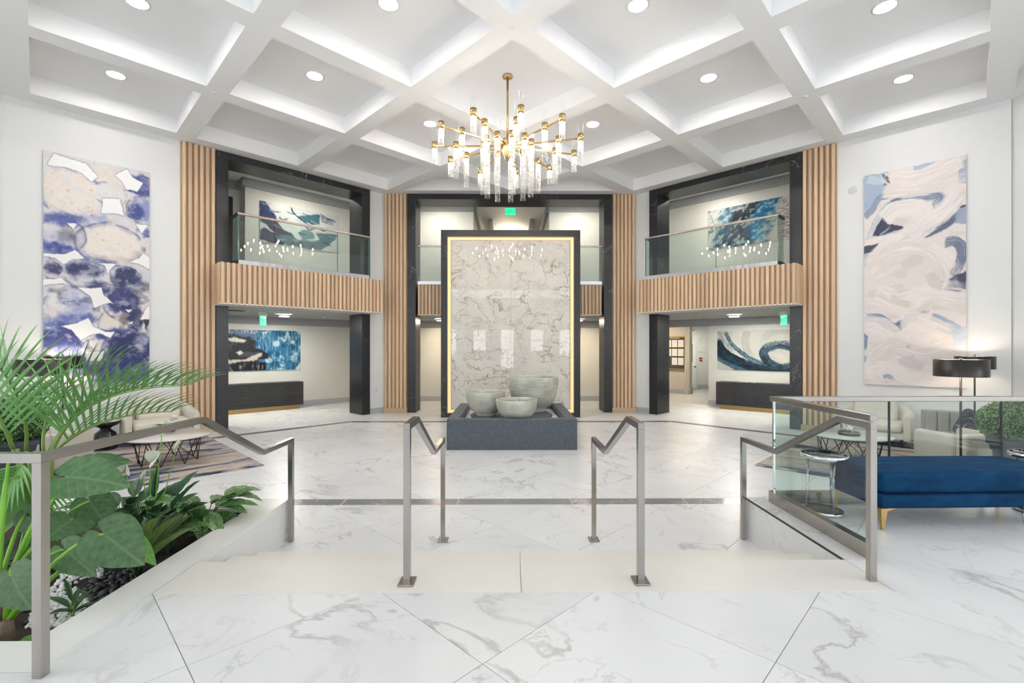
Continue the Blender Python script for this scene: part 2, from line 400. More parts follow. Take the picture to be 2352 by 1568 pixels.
M['day'] = emit('daylight_pane', (0.93, 0.97, 1.0, 1), DAYLIGHT)
M['sideday'] = emit('side_daylight_pane', (0.93, 0.97, 1.0, 1), DAYLIGHT)
M['transom'] = emit('transom_pane', (0.93, 0.97, 1.0, 1), DAYLIGHT*0.4)
M['exit'] = emit('exit_green', (0.02, 0.75, 0.25, 1), 1.4)
M['exitdark'] = simple('exit_letters', (0.0, 0.12, 0.05, 1), 0.5)
# ---------------------------------------------------------------- plan of the place
ZU = 0.367            # raised entrance floor above the sunken lobby floor
ZC = 5.88             # underside of the ceiling beams
ZR = 6.18             # coffer tops
R2 = math.sqrt(0.5)
XL, XR, YF, YB = -8.27, 8.42, -4.0, 12.65
VL, UR = 16.0, 16.1   # diagonal walls: y-x=VL on the left, x+y=UR on the right
XBL, XBR = YB-VL, UR-YB
def frame(o, x, y): return Matrix(((x[0], y[0], 0, o[0]), (x[1], y[1], 0, o[1]), (0, 0, 1, 0), (0, 0, 0, 1)))
FL = frame((XBL, YB), (R2, R2), (-R2, R2))     # left diagonal wall: -x runs along the wall toward the viewer, +y lies behind it
FR = frame((XBR, YB), (R2, -R2), (R2, R2))     # right diagonal wall: +x runs along the wall toward the viewer
FC = Matrix.Translation((0.05, YB, 0))
room = [(XL, YF), (XR, YF), (XR, UR-XR), (XBR, YB), (XBL, YB), (XL, VL+XL)]

def struct(name, mb, mat, mat4=None, parent=None):
    o = mb.build(name, mat, parent, mat4=mat4); o['kind'] = 'structure'; return o

# ceiling slab with coffers cut on a 45 degree lattice
def uv(u, v): return ((u-v)*R2, (u+v)*R2)
U0, V0, PITCH, CW = -0.07, -0.17, 2.2865, 1.965
slab = MB().prism([(XL-.3, YF-.3), (XR+.3, YF-.3), (XR+.3, UR-XR+.12), (XBR+.12, YB+.3), (XBL-.12, YB+.3), (XL-.3, VL+XL+.12)], ZC, 6.6).build('ceiling', M['ceiling'])
cut = MB(); coffers = {}
for i in range(-4, 5):
    for j in range(-4, 5):
        u, v = U0+i*PITCH, V0+j*PITCH
        p = [uv(u, v), uv(u+CW, v), uv(u+CW, v+CW), uv(u, v+CW)]
        for a, b, c in ((-1, 0, 8.0), (1, 0, 8.15), (0, -1, 3.7), (0, 1, 12.33), (-R2, R2, VL*R2-.36), (R2, R2, UR*R2-.32)):
            p = clip(p, a, b, c)
            if len(p) < 3: break
        if len(p) >= 3 and area(p) > 0.5:
            cut.prism(p, ZC-.2, ZR); coffers[(i, j)] = area(p)
cutter = cut.build('coffer_cutter', M['ceiling'])
bmod = slab.modifiers.new('coffers', 'BOOLEAN'); bmod.operation = 'DIFFERENCE'; bmod.solver = 'EXACT'; bmod.object = cutter
bpy.context.view_layer.update()
me = bpy.data.meshes.new_from_object(slab.evaluated_get(bpy.context.evaluated_depsgraph_get()))
slab.modifiers.clear(); slab.data = me
bpy.data.objects.remove(cutter, do_unlink=True)
slab['kind'] = 'structure'

# side and rear walls of the lobby
# tall side windows stand behind the viewer's shoulders
SWY, SWH, SZ0, SZ1 = (-2.6, -.6, 1.4), .75, 1.1, 4.7
k = 0
for side, x0, x1, yend in (('left', XL-.25, XL, VL+XL+.1), ('right', XR, XR+.25, UR-XR+.1)):
    w = MB().box(x0, x1, YF, yend, 0, SZ0).box(x0, x1, YF, yend, SZ1, ZC); ys = YF
    for y in SWY: w.box(x0, x1, ys, y-SWH, SZ0, SZ1); ys = y+SWH
    w.box(x0, x1, ys, yend, SZ0, SZ1)
    struct('wall_%s' % side, w, M['wall'])
    xi = x1-.12 if side == 'left' else x0+.12
    for y in SWY:
        k += 1
        f = MB().box(xi-.04, xi+.04, y-SWH, y-SWH+.06, SZ0, SZ1).box(xi-.04, xi+.04, y+SWH-.06, y+SWH, SZ0, SZ1).box(xi-.04, xi+.04, y-SWH+.06, y+SWH-.06, SZ1-.06, SZ1).box(xi-.04, xi+.04, y-SWH+.06, y+SWH-.06, SZ0, SZ0+.06).box(xi-.03, xi+.03, y-SWH+.06, y+SWH-.06, 2.86, 2.92)
        wo = struct('window_%d' % (20+k), f, M['bronze'])
        MB().add([(xi, y-SWH+.06, SZ0+.06), (xi, y+SWH-.06, SZ0+.06), (xi, y+SWH-.06, SZ1-.06), (xi, y-SWH+.06, SZ1-.06)], [(0, 1, 2, 3)]).build('pane', M['sideday'], wo)
wf = MB()
wins = [(-5.1, 1.25, 2.87), (-3.4, 1.25, 2.87), (-1.68, 1.55, 2.87), (-0.05, 0.45, 2.87), (1.70, 1.55, 2.87), (3.4, 1.25, 2.87), (5.1, 1.25, 2.87), (6.8, 1.25, 2.87), (-6.8, 1.25, 2.87)]
WW = 0.42
wins.sort(); xs = XL
for x, z0, z1 in wins:
    wf.box(xs, x-WW, YF-.25, YF, 0, 4.6); wf.box(x-WW, x+WW, YF-.25, YF, 0, z0); wf.box(x-WW, x+WW, YF-.25, YF, z1, 4.6); xs = x+WW
wf.box(xs, XR, YF-.25, YF, 0, 4.6); wf.box(XL, XR, YF-.25, YF, 5.25, ZC)
wf.box(XL, -5.2, YF-.25, YF, 4.6, 5.25); wf.box(5.3, XR, YF-.25, YF, 4.6, 5.25)
struct('wall_front', wf, M['wall'])
k = 0
for x, z0, z1 in wins + [(-3.45, 4.6, 5.25), (0.05, 4.6, 5.25), (3.55, 4.6, 5.25)]:
    k += 1; w = WW if z0 < 4 else 1.75
    f = MB().box(x-w, x-w+.05, YF-.2, YF-.02, z0, z1).box(x+w-.05, x+w, YF-.2, YF-.02, z0, z1).box(x-w+.05, x+w-.05, YF-.2, YF-.02, z1-.05, z1).box(x-w+.05, x+w-.05, YF-.2, YF-.02, z0, z0+.05)
    if z0 < 4: f.box(x-w+.05, x+w-.05, YF-.15, YF-.08, (z0+z1)/2-.02, (z0+z1)/2+.02)
    wo = struct('window_%d' % k, f, M['bronze'])
    MB().add([(x-w+.05, YF-.16, z0+.05), (x+w-.05, YF-.16, z0+.05), (x+w-.05, YF-.16, z1-.05), (x-w+.05, YF-.16, z1-.05)], [(0, 1, 2, 3)]).build('pane', M['day' if z0 < 4 else 'transom'], wo)

# diagonal walls: white wall either side of each portal
PS0, PS1 = 0.44, 3.94        # portal edges along the wall
SLAT_S = 4.55
def seg(sgn, mb, s0, s1, d0, d1, z0, z1): return mb.box(sgn*s0, sgn*s1, d0, d1, z0, z1)
for sgn, F, side in ((-1, FL, 'left'), (1, FR, 'right')):
    w = MB(); seg(sgn, w, 0.0, PS0+.1, 0.02, .6, 0, ZC); seg(sgn, w, PS1-.1, 6.97, 0.0, .25, 0, ZC)
    struct('wall_%s_diagonal' % side, w, M['wall'], F)
    b = MB(); seg(sgn, b, -0.0, PS0-.005, -.018, 0.02, 0, .14); seg(sgn, b, SLAT_S+.01, 6.96, -.018, 0.0, 0, .14)
    struct('baseboard_%s_diagonal' % side, b, M['base'], F)
struct('baseboard_left', MB().box(XL, XL+.018, 4.3, VL+XL, 0, .14), M['base'])
struct('baseboard_right', MB().box(XR-.018, XR, 4.3, UR-XR, 0, .14), M['base'])
struct('wall_back', MB().box(XBL-.1, -2.85, YB+.02, YB+.6, 0, ZC).box(2.95, XBR+.1, YB+.02, YB+.6, 0, ZC), M['wall'])

# alcoves behind the portals: back walls, floors between the storeys, ceilings, crown mouldings
YA = 15.35                        # back of the centre alcove
DL, DR = 3.04, 2.95               # depth of the side alcoves
ZS0, ZS1, ZT = 2.62, 3.36, 6.42   # slab under/top, upper ceiling
def lxy(F, s, d): p = F @ Vector((s, d, 0)); return (p.x, p.y)
# corner points where the back walls meet
xcl = YA - (VL + DL/R2); xcr = (UR + DR/R2) - YA
# left
sL = -0.28; sE = 5.6
wl = MB().box(-sE, 0.82, DL, DL+.2, 0, ZS0).box(-2.49, 0.82, DL, DL+.2, ZS1, ZT).box(-sE, -2.49, DL+.45, DL+.65, ZS1, ZT).box(-2.52, -2.49, DL, DL+.6, ZS1, ZT)
wl.box(-sE-.2, -sE, .25, DL+.6, 0, ZT)
struct('wall_left_alcove', wl, M['alcove'], FL)
hs0, hs1, hz = -0.62, 0.79, 2.44     # doorway to the hall in the right alcove
wr = MB().box(hs1, sE, DR, DR+.2, 0, ZS0).box(-.9, hs0, DR, DR+.2, 0, ZS0).box(hs0, hs1, DR, DR+.2, hz, ZS0).box(-.9, sE, DR, DR+.2, ZS1, ZT)
wr.box(sE, sE+.2, .25, DR+.2, 0, ZT)
struct('wall_right_alcove', wr, M['alcove'], FR)
oc0, oc1 = -1.14, 1.35               # opening to the upper hallway
wc = MB().box(xcl-.1, xcr+.0, YA, YA+.2, 0, ZS0).box(xcl-.1, oc0, YA, YA+.2, ZS1, ZT).box(oc1, xcr+.3, YA, YA+.2, ZS1, ZT)
struct('wall_back_alcove', wc, M['alcove'])
def alcove_poly(d):
    return None
up = MB()
up.box(-sE, 0, 0.3, DL+.6, ZS0, ZS1).box(-PS1+.23, -PS0-.23, -.055, .3, ZS0, ZS1)
struct('floor_gallery_left', up, M['acoustic'], FL)
struct('floor_gallery_right', MB().box(0, sE, 0.3, DR+.2, ZS0, ZS1).box(PS0+.23, PS1-.23, -.055, .3, ZS0, ZS1), M['acoustic'], FR)
a0, a1 = lxy(FL, 0, .63), lxy(FL, 0, DL+.3); b0, b1 = lxy(FR, 0, .63), lxy(FR, 0, DR+.3)
struct('floor_gallery_back', MB().prism([a0, (-2.9, YB+.63), (3.0, YB+.63), b0, b1, (xcr+.6, YA+.2), (xcl-.6, YA+.2), a1], ZS0+.002, ZS1-.002), M['acoustic'])
struct('ceiling_gallery_left', MB().box(-sE, .0, .2, DL+.7, ZT, ZT+.1), M['ceiling'], FL)
struct('ceiling_gallery_right', MB().box(0, sE, .2, DR+.3, ZT, ZT+.1), M['ceiling'], FR)
struct('ceiling_gallery_back', MB().prism([lxy(FL, 0, .2), lxy(FR, 0, .2), b1, (xcr+.6, YA+9.2), (xcl-.6, YA+9.2), a1], ZT+.002, ZT+.102), M['ceiling'])
# acoustic ceiling seams under the gallery
def crown(name, F, x0, x1, y, z, mat='crown'):
    pr = [(0, 0), (0, -.22), (-.03, -.22), (-.045, -.17), (-.07, -.12), (-.11, -.06), (-.13, -.05), (-.13, 0)]
    v = [(x0, y+a, z+b) for a, b in pr] + [(x1, y+a, z+b) for a, b in pr]; n = len(pr)
    f = [(i, (i+1) % n, n+(i+1) % n, n+i) for i in range(n)] + [tuple(range(n)), tuple(range(n, 2*n))]
    return struct(name, MB().add(v, f), M[mat], F)
crown('trim_1', FL, -2.62, .8, DL, ZT); crown('trim_2', FL, -sE, .8, DL, ZS0)
crown('trim_3', FR, -.88, sE, DR, ZT); crown('trim_4', FR, -.88, sE, DR, ZS0)
crown('trim_5', None, xcl-.1, oc0, YA, ZT); crown('trim_6', None, oc1, xcr+.1, YA, ZT); crown('trim_7', None, xcl-.1, xcr+.1, YA, ZS0)
crown('trim_13', FL, -sE, -2.62, DL+.45, ZT)
struct('trim_8', MB().box(-2.62, -2.49, DL-.13, DL+.45, ZT-.22, ZT), M['crown'], FL)
struct('baseboard_left_alcove', MB().box(-sE, .78, DL-.018, DL, 0, .16), M['base'], FL)
struct('baseboard_right_alcove', MB().box(hs1, sE, DR-.018, DR, 0, .16).box(hs1-.018, hs1, DR-.018, DR+.2, 0, .16).box(-.86, hs0, DR-.018, DR, 0, .16), M['base'], FR)
struct('baseboard_back_alcove', MB().box(xcl, xcr, YA-.018, YA, 0, .16), M['base'])
# dark door seen at the left end of the left gallery
d1 = struct('door_1', MB().box(-3.75, -2.72, DL+.38, DL+.449, ZS1, 5.95), M['bronze'], FL)
MB().box(-3.62, -2.84, DL+.35, DL+.38, ZS1, 5.84).build('door_leaf', M['black'], d1)
MB().rbox(-2.95, -2.90, DL+.30, DL+.35, 4.3, 4.5, .01).build('door_handle', M['steel'], d1)

# hall seen through the doorway of the right alcove
ZHL, YHE = 2.80, 20.1
hc = FR @ Vector((-1.09, 5.9, 0))            # corner past the notice board
struct('wall_hall', MB().box(-4.4, -1.09, 5.9, 6.1, 0, ZHL).box(-4.4, -4.2, DR+.2, 5.9, 0, ZHL), M['hall'], FR)
struct('wall_hall_return', MB().box(hc.x-.15, hc.x+.02, hc.y+.02, YHE, 0, ZHL), M['alcove'])
struct('wall_hall_end', MB().box(hc.x-.15, 9.2, YHE, YHE+.15, 0, ZHL), M['alcove'])
hr0 = FR @ Vector((hs1+.02, DR+.2, 0))
struct('wall_hall_right', MB().prism([(hr0.x, hr0.y), (8.64, YHE), (8.85, YHE), (hr0.x+.2, hr0.y-.1)], 0, ZHL), M['alcove'])
struct('ceiling_hall', MB().prism([lxy(FR, -4.4, DR+.2), lxy(FR, 1.3, DR+.2), (9.2, YHE+.15), (2.2, YHE+.15)], ZHL, ZHL+.1), M['acoustic'])
struct('baseboard_hall', MB().box(-4.2, -1.07, 5.88, 5.9, 0, .16).box(-1.09, -1.07, 5.9, 6.1, 0, .16), M['base'], FR)
struct('baseboard_hall_end', MB().box(8.16, 8.64, YHE-.02, YHE, 0, .16), M['base'])

# upper hallway behind the centre opening
struct('wall_hallway_left', MB().box(oc0-.2, oc0, YA+.2, YA+9, ZS1, ZT), M['alcove'])
struct('wall_hallway_right', MB().box(oc1, oc1+.2, YA+.2, YA+9, ZS1, ZT), M['alcove'])
struct('wall_hallway_end', MB().box(oc0-.2, oc1+.2, YA+9, YA+9.2, ZS1, ZT), M['alcove'])
struct('floor_hallway', MB().box(oc0-.2, oc1+.2, YA+.2, YA+9, ZS1-.1, ZS1), M['hall'])
struct('trim_9', MB().box(oc0, oc0+.1, YA+.2, YA+9, ZT-.2, ZT), M['crown']); struct('trim_10', MB().box(oc1-.1, oc1, YA+.2, YA+9, ZT-.2, ZT), M['crown'])
# dropped border of the hallway ceiling: leaves a tray with the small chandelier
struct('trim_11', MB().box(-.72, -.56, YA+1.6, YA+6, ZT-.10, ZT).box(.80, .96, YA+1.6, YA+6, ZT-.10, ZT), M['crown'])

# ---------------------------------------------------------------- floors
TU0, TV0, TP = 1.346, 1.501, 0.895
JG = 0.0018
full_mesh = {}
def tile_field(parent, regions, z, mat, name='tile', th=0.012):
    """square tiles on the 45 degree lattice, cut to the union of convex regions (lists of half planes)"""
    us = []
    for reg in regions: us += reg['poly']
    umin = min((x+y)*R2 for x, y in us); umax = max((x+y)*R2 for x, y in us); vmin = min((y-x)*R2 for x, y in us); vmax = max((y-x)*R2 for x, y in us)
    cnt = 0
    for i in range(int((umin-TU0)//TP), int((umax-TU0)//TP)+1):
        for j in range(int((vmin-TV0)//TP), int((vmax-TV0)//TP)+1):
            u, v = TU0+i*TP, TV0+j*TP
            q = [uv(u+JG, v+JG), uv(u+TP-JG, v+JG), uv(u+TP-JG, v+TP-JG), uv(u+JG, v+TP-JG)]
            c = uv(u+TP/2, v+TP/2); got = []; ar = 0
            for reg in regions:
                p = q; pl = reg['poly']
                for k in range(len(pl)):
                    (x0, y0), (x1, y1) = pl[k], pl[(k+1) % len(pl)]
                    a, b = (y1-y0), -(x1-x0); p = clip(p, a, b, a*x0+b*y0)
                    if len(p) < 3: break
                if len(p) >= 3 and area(p) > 0.003: got.append(p); ar += area(p)
            if not got: continue
            key = (mat.name, th)
            if ar > area(q)*0.999 and len(got) == 1:
                if key not in full_mesh: full_mesh[key] = MB().prism([(x-c[0], y-c[1]) for x, y in got[0]], -th, 0).mesh('tile', mat)
                o = link(name, full_mesh[key], parent, loc=(c[0], c[1], z))
            else:
                mb = MB()
                for p in got: mb.prism([(x-c[0], y-c[1]) for x, y in p], -th, 0)
                o = mb.build(name, mat, parent, loc=(c[0], c[1], z))
            cnt += 1
    return cnt

lower = struct('floor', MB().box(-14, 14, 3.70, 26, -.2, -.006), M['grout'])
BY0, BY1 = 5.17, 5.37        # front band
VB0, VB1, UB0, UB1, YB0, YB1 = 10.32*math.sqrt(2), 10.52*math.sqrt(2), 10.42*math.sqrt(2), 10.62*math.sqrt(2), 10.93, 11.14
def R(*p): return {'poly': list(p)}
def lf(F, s, d): return lxy(F, s, d)
nt_ = 0
nt_ += tile_field(lower, [R((-1.98, 3.70), (2.166, 3.70), (2.166, 4.25), (XR, 4.25), (XR, BY0), (XL, BY0), (XL, 4.25), (-1.98, 4.25))] if False else
    [R((-1.98, 3.70), (2.166, 3.70), (2.166, BY0), (-1.98, BY0)), R((2.166, 4.25), (XR, 4.25), (XR, BY0), (2.166, BY0)), R((XL, 4.25), (-1.98, 4.25), (-1.98, BY0), (XL, BY0))], 0, M['marble'])
nt_ += tile_field(lower, [R((XL, BY1), (XR, BY1), (XR, UB0-XR), (UB0-YB0, YB0), (YB0-VB0, YB0), (XL, VB0+XL))], 0, M['marble'])
outer = [R((XL, VB1+XL), (YB1-VB1, YB1), lf(FL, .0, 0), lf(FL, -6.9, 0)),
         R((YB1-VB1, YB1), (UB1-YB1, YB1), lf(FR, 0, 0), lf(FL, 0, 0)),
         R((UB1-YB1, YB1), (XR, UB1-XR), lf(FR, 6.9, 0), lf(FR, 0, 0)),
         R(lf(FL, 0, 0), lf(FL, 0, DL), lf(FL, -5.6, DL), lf(FL, -5.6, 0)),
         R(lf(FR, 0, 0), lf(FR, 5.6, 0), lf(FR, 5.6, DR), lf(FR, 0, DR)),
         R(lf(FL, 0, 0), lf(FR, 0, 0), lf(FR, 0, DR), (xcr, YA), (xcl, YA), lf(FL, 0, DL))]
nt_ += tile_field(lower, outer, 0, M['marble'])
struct('floor_hall', MB().prism([lxy(FR, -2.5, DR+.001), lxy(FR, 1.1, DR+.001), (9.2, YHE), (3.0, YHE)], -.005, -.001), M['marble_side'])
# grey marble bands let into the floor, laid in lengths
def band(pts):
    (x0, y0), (x1, y1), (x2, y2), (x3, y3) = pts       # quad, p0->p1 inner edge, p3->p2 outer edge
    ln = math.hypot(x1-x0, y1-y0); n = max(1, round(ln/1.25)); out = []
    for i in range(n):
        a, b = i/n+.0008, (i+1)/n-.0008
        q = [(x0+(x1-x0)*a, y0+(y1-y0)*a), (x0+(x1-x0)*b, y0+(y1-y0)*b), (x3+(x2-x3)*b, y3+(y2-y3)*b), (x3+(x2-x3)*a, y3+(y2-y3)*a)]
        c = (sum(p[0] for p in q)/4, sum(p[1] for p in q)/4)
        MB().prism([(x-c[0], y-c[1]) for x, y in q], -.012, 0).build('band_tile', M['band'], lower, loc=(c[0], c[1], 0))
band([(XL, BY0+.002), (XR, BY0+.002), (XR, BY1-.002), (XL, BY1-.002)])
band([(XL, VB0+XL), (YB0-VB0, YB0), (YB1-VB1, YB1), (XL, VB1+XL)])
band([(YB0-VB0, YB0), (UB0-YB0, YB0), (UB1-YB1, YB1), (YB1-VB1, YB1)])
band([(UB0-YB0, YB0), (XR, UB0-XR), (XR, UB1-XR), (UB1-YB1, YB1)])

# raised floor round the stairs
SX0, SX1 = -1.975, 2.166      # stair opening
SY0, SY1, SY2, SY3 = 2.60, 2.98, 3.345, 3.70
GX = 2.34                     # line of the glass guard
PX0 = -5.2                    # left end of the planter
upper = struct('floor_entrance', MB().box(XL, XR, YF, 1.975, -.2, ZU-.006).box(SX0, XR, 1.975, SY1, -.2, ZU-.006).box(SX1+.012, XR, SY1, 4.25, -.2, ZU-.006).box(XL, PX0, 1.975, 4.25, -.2, ZU-.006), M['grout'])
n2 = tile_field(upper, [R((XL, 1.0), (SX0, 1.0), (SX0, 1.975), (XL, 1.975)), R((SX0, 1.0), (XR, 1.0), (XR, SY0), (SX0, SY0)), R((SX1+.175, SY0), (XR, SY0), (XR, 4.25), (SX1+.175, 4.25)), R((SX1+.001, SY0), (SX1+.175, SY0), (SX1+.175, SY1), (SX1+.001, SY1))], ZU, M['marble'])
struct('floor_entrance_rear', MB().box(XL, XR, YF, .998, ZU-.02, ZU), M['marble_side'])
struct('trim_14', MB().box(SX1+.175, XR, 4.25, 4.27, 0, ZU-.001), M['marble_side'])

st = empty('staircase', (0.09, SY1, 0), label='three wide cream limestone steps going down between the steel handrails', cat='stairs')
RZ = ZU/3
for y0, y1, z, xm in ((SY0+.002, SY1, ZU, .075), (SY1, SY2, ZU-RZ, .085), (SY2, SY3, ZU-2*RZ, .095)):
    for x0, x1 in ((SX0+.002, xm-.0015), (xm+.0015, SX1-.002)):
        o = MB().rbox(x0, x1, y0, y1+.012, z-.03, z+.0005, .004, 1, False).build('tread', M['cream'], st); o.location = (-.09, -SY1, 0)
        MB().box(x0, x1, y1-.004, y1, z-RZ, z-.03).build('riser', M['cream'], st, loc=(-.09, -SY1, 0))
sw = empty('stringer', (SX1, 3.4, 0), label='white marble stair side wall under the glass guard', cat='stair wall')
MB().box(0, .01, -.42, .85, 0, ZU-.02).build('cladding', M['marble_side'], sw)
MB().box(0.001, .174, -.419, .85, ZU-.02, ZU).build('capping', M['marble_side'], sw)
MB().box(-.004, .0, -.42, .85, ZU-.016, ZU-.002).build('metal_edge', M['bronze'], sw)
# ---------------------------------------------------------------- stone portals
def portal(F, x0, x1, label, fw=.225, depth=.62, proud=.06, ztop=5.875, zl=5.73):
    p = empty('stone_portal', mat4=F, label=label, cat='portal')
    x0, x1 = min(x0, x1), max(x0, x1)
    MB().box(x0, x0+fw, -proud, depth, 0, zl).build('pillar', M['darkstone'], p)
    MB().box(x1-fw, x1, -proud, depth, 0, zl).build('pillar', M['darkstone'], p)
    MB().box(x0, x1, -proud, depth, zl+.002, ztop).build('lintel', M['darkstone'], p)
    return p
portal(FL, -PS1, -PS0, 'tall black veined stone portal round the left balcony')
portal(FR, PS0, PS1, 'tall black veined stone portal round the right balcony')
portal(FC, -2.76, 2.76, 'wide black stone portal behind the fountain wall')

# ---------------------------------------------------------------- oak slat panels
def slat_mesh(w, d, h):
    # rounded-nose slat: front at y=-d
    pr = [(-w/2, 0), (w/2, 0), (w/2, -d+.004), (w/2-.004, -d), (-w/2+.004, -d), (-w/2, -d+.004)]
    return MB().prism(pr, 0, h).mesh('slat', M['oak'])
H_P = ZC-.012-.13
SM_P = slat_mesh(.058, .05, H_P)
def slat_panel(F, x0, x1, label, n=6, front=-.03):
    p = empty('slat_panel', mat4=F, label=label, cat='wood panel', group='oak slat panels beside the portals')
    x0, x1 = min(x0, x1), max(x0, x1)
    MB().box(x0, x1, front, 0.02, 0.13, ZC-.012).build('backing', M['oakback'], p)
    MB().rbox(x0-.012, x1+.012, front-.075, 0, 0, .13, .004, 1, False).build('plinth', M['oakplinth'], p)
    st_ = (x1-x0)/n
    for i in range(n): link('slat', SM_P, p, loc=(x0+st_*(i+.5), front, .13))
slat_panel(FL, -SLAT_S, -PS1-.004, 'oak slat panel between left tall painting and black portal')
slat_panel(FR, PS1+.004, SLAT_S, 'oak slat panel between right tall painting and black portal')
slat_panel(FC, -3.38, -2.765, 'narrow oak slat panel left of the fountain wall')
slat_panel(FC, 2.765, 3.38, 'narrow oak slat panel right of the fountain wall')

# ---------------------------------------------------------------- balconies and their glass guards
ZB0, ZB1 = 2.625, 3.462
SM_B = slat_mesh(.056, .038, ZB1-ZB0)
def balcony(F, sgn, s0, s1, dfront, dback, label, glabel, g0, g1, gd, ends, seams):
    p = empty('balcony', mat4=F, label=label, cat='balcony', group='oak fronted balconies')
    xa, xb = sorted((sgn*s0, sgn*s1))
    MB().box(xa+.04, xb-.04, dfront+.04, dback, ZB0+.02, ZB1-.004).build('core', M['oakback'], p)
    MB().box(xa+.01, xb-.01, dfront+.01, dback, ZB0-.004, ZB0+.018).build('soffit', M['ceiling'], p)
    n = round((xb-xa)/.098); stp = (xb-xa)/n
    for i in range(n): link('slat', SM_B, p, loc=(xa+stp*(i+.5), dfront+.04, ZB0))
    if ends:
        L_ = dback-dfront-.05; m = max(2, round(L_/.098)); st2 = L_/m
        for i in range(m):
            link('slat', SM_B, p, loc=(xa+.04, dfront+.05+st2*(i+.5), ZB0), rot=(0, 0, -math.pi/2))
            link('slat', SM_B, p, loc=(xb-.04, dfront+.05+st2*(i+.5), ZB0), rot=(0, 0, math.pi/2))
    # guard
    g = empty('glass_guard', mat4=F, label=glabel, cat='glass railing', group='balcony glass guards')
    ga, gb = sorted((sgn*g0, sgn*g1))
    MB().box(ga, gb, gd-.03, gd+.03, ZB1, ZB1+.085).build('base_shoe', M['chrome'], g)
    xs = [ga]+[x for x in sorted(sgn*s for s in seams)]+[gb]
    ZG = ZB1+1.02
    for i in range(len(xs)-1):
        MB().box(xs[i]+.006, xs[i+1]-.006, gd-.006, gd+.006, ZB1+.07, ZG).build('glass_panel', [M['glass']], g)
    for x in xs[1:-1]:
        MB().box(x-.005, x+.005, gd-.007, gd+.007, ZB1+.08, ZG).build('panel_joint', M['glassedge'], g)
    MB().rbox(ga-.02, gb+.02, gd-.028, gd+.028, ZG, ZG+.04, .004, 1, False).build('handrail', M['rail'], g)
    if ends:
        for x in (ga, gb):
            MB().box(x-.006, x+.006, gd+.02, dback-.08, ZB1+.07, ZG).build('glass_panel', M['glass'], g)
            MB().box(x-.03, x+.03, gd+.03, dback-.08, ZB1, ZB1+.085).build('base_shoe', M['bronze'], g)
            MB().rbox(x-.028, x+.028, gd+.029, dback-.07, ZG, ZG+.04, .004, 1, False).build('handrail', M['bronze'], g)
            MB().box(x-.008, x+.008, gd-.008, gd+.008, ZB1+.08, ZG).build('panel_joint', M['glassedge'], g)
balcony(FL, -1, .37, 4.0, -.61, -.06, 'oak slatted balcony front over the left alcove', 'glass guard with bronze rail on the left balcony', .74, 3.66, -.545, True, [1.55])
balcony(FR, 1, .37, 3.97, -.61, -.06, 'oak slatted balcony front over the right alcove', 'glass guard with bronze rail on the right balcony', .60, 3.62, -.545, True, [2.35])
balcony(FC, 1, -2.52, 2.52, .06, .62, 'oak slatted balcony front behind the fountain wall', 'glass guard with pale rail behind the fountain wall', -2.51, 2.51, .11, False, [-1.0, 1.0])

# ---------------------------------------------------------------- fountain wall and fountain
YW = 11.70
fwx = .066
fw = empty('fountain_wall', (fwx, YW, 0), label='freestanding marble panel in dark stone frame with glowing gold edge', cat='feature wall')
HWF, ZWT, FWD = 1.742, 4.683, .155
MB().box(-HWF, -HWF+FWD, 0, .42, 0, ZWT).build('frame_post', M['darkstone'], fw)
MB().box(HWF-FWD, HWF, 0, .42, 0, ZWT).build('frame_post', M['darkstone'], fw)
MB().box(-HWF+FWD, HWF-FWD, 0, .42, ZWT-FWD, ZWT).build('frame_head', M['darkstone'], fw)
MB().box(-HWF+FWD, HWF-FWD, 0, .42, 0, .105).build('frame_sill', M['darkstone'], fw)
ix0, iz0, iz1 = HWF-FWD, .105, ZWT-FWD
MB().box(-ix0, ix0, .16, .40, iz0, iz1).build('backing', M['wall'], fw)
g = .10
led = MB()
led.box(-ix0+.002, -ix0+g+.01, .10, .159, iz0+.002, iz1-.002).box(ix0-g-.01, ix0-.002, .10, .159, iz0+.002, iz1-.002).box(-ix0+g+.01, ix0-g-.01, .10, .159, iz1-g-.01, iz1-.002).box(-ix0+g+.01, ix0-g-.01, .10, .159, iz0+.002, iz0+.09)
led.build('light_strip', M['led'], fw)
px0, pz0, pz1 = ix0-g, iz0+.10, iz1-g
MB().box(-px0-.012, px0+.012, .05, .099, pz0-.012, pz1+.012).build('panel_edge', M['black'], fw)
MB().box(-px0, -.0015, .03, .06, pz0, pz1).build('marble_panel', M['panel'], fw)
MB().box(.0015, px0, .03, .06, pz0, pz1).build('marble_panel', M['panel'], fw)

fb = empty('fountain_basin', (fwx, 9.13, 0), label='low dark basalt fountain basin standing on the marble floor', cat='fountain')
bw, bd, bh = 1.11, 1.18, .52
t_ = .20
MB().rbox(-bw, bw, -bd, -bd+t_, 0, bh, .006, 1, False).build('front_wall', M['basalt'], fb)
MB().rbox(-bw, bw, bd-t_, bd, 0, bh, .006, 1, False).build('back_wall', M['basalt'], fb)
MB().rbox(-bw, -bw+t_, -bd+t_, bd-t_, 0, bh, .006, 1, False).build('side_wall', M['basalt'], fb)
MB().rbox(bw-t_, bw, -bd+t_, bd-t_, 0, bh, .006, 1, False).build('side_wall', M['basalt'], fb)
MB().box(-bw+t_, bw-t_, -bd+t_, bd-t_, 0, bh-.10).build('tray', M['white'], fb)
MB().lathe([(.001, bh-.10), (.80, bh-.10), (.80, bh-.085), (.78, bh-.07), (.001, bh-.07)], 48).build('stone_disc', M['basalt'], fb)
for x in (-1, 1):
    MB().box(x*(bw-t_-.002), x*(bw-t_-.035), -bd+t_+.01, bd-t_-.01, bh-.09, bh-.02).build('drain_slot', M['black'], fb)

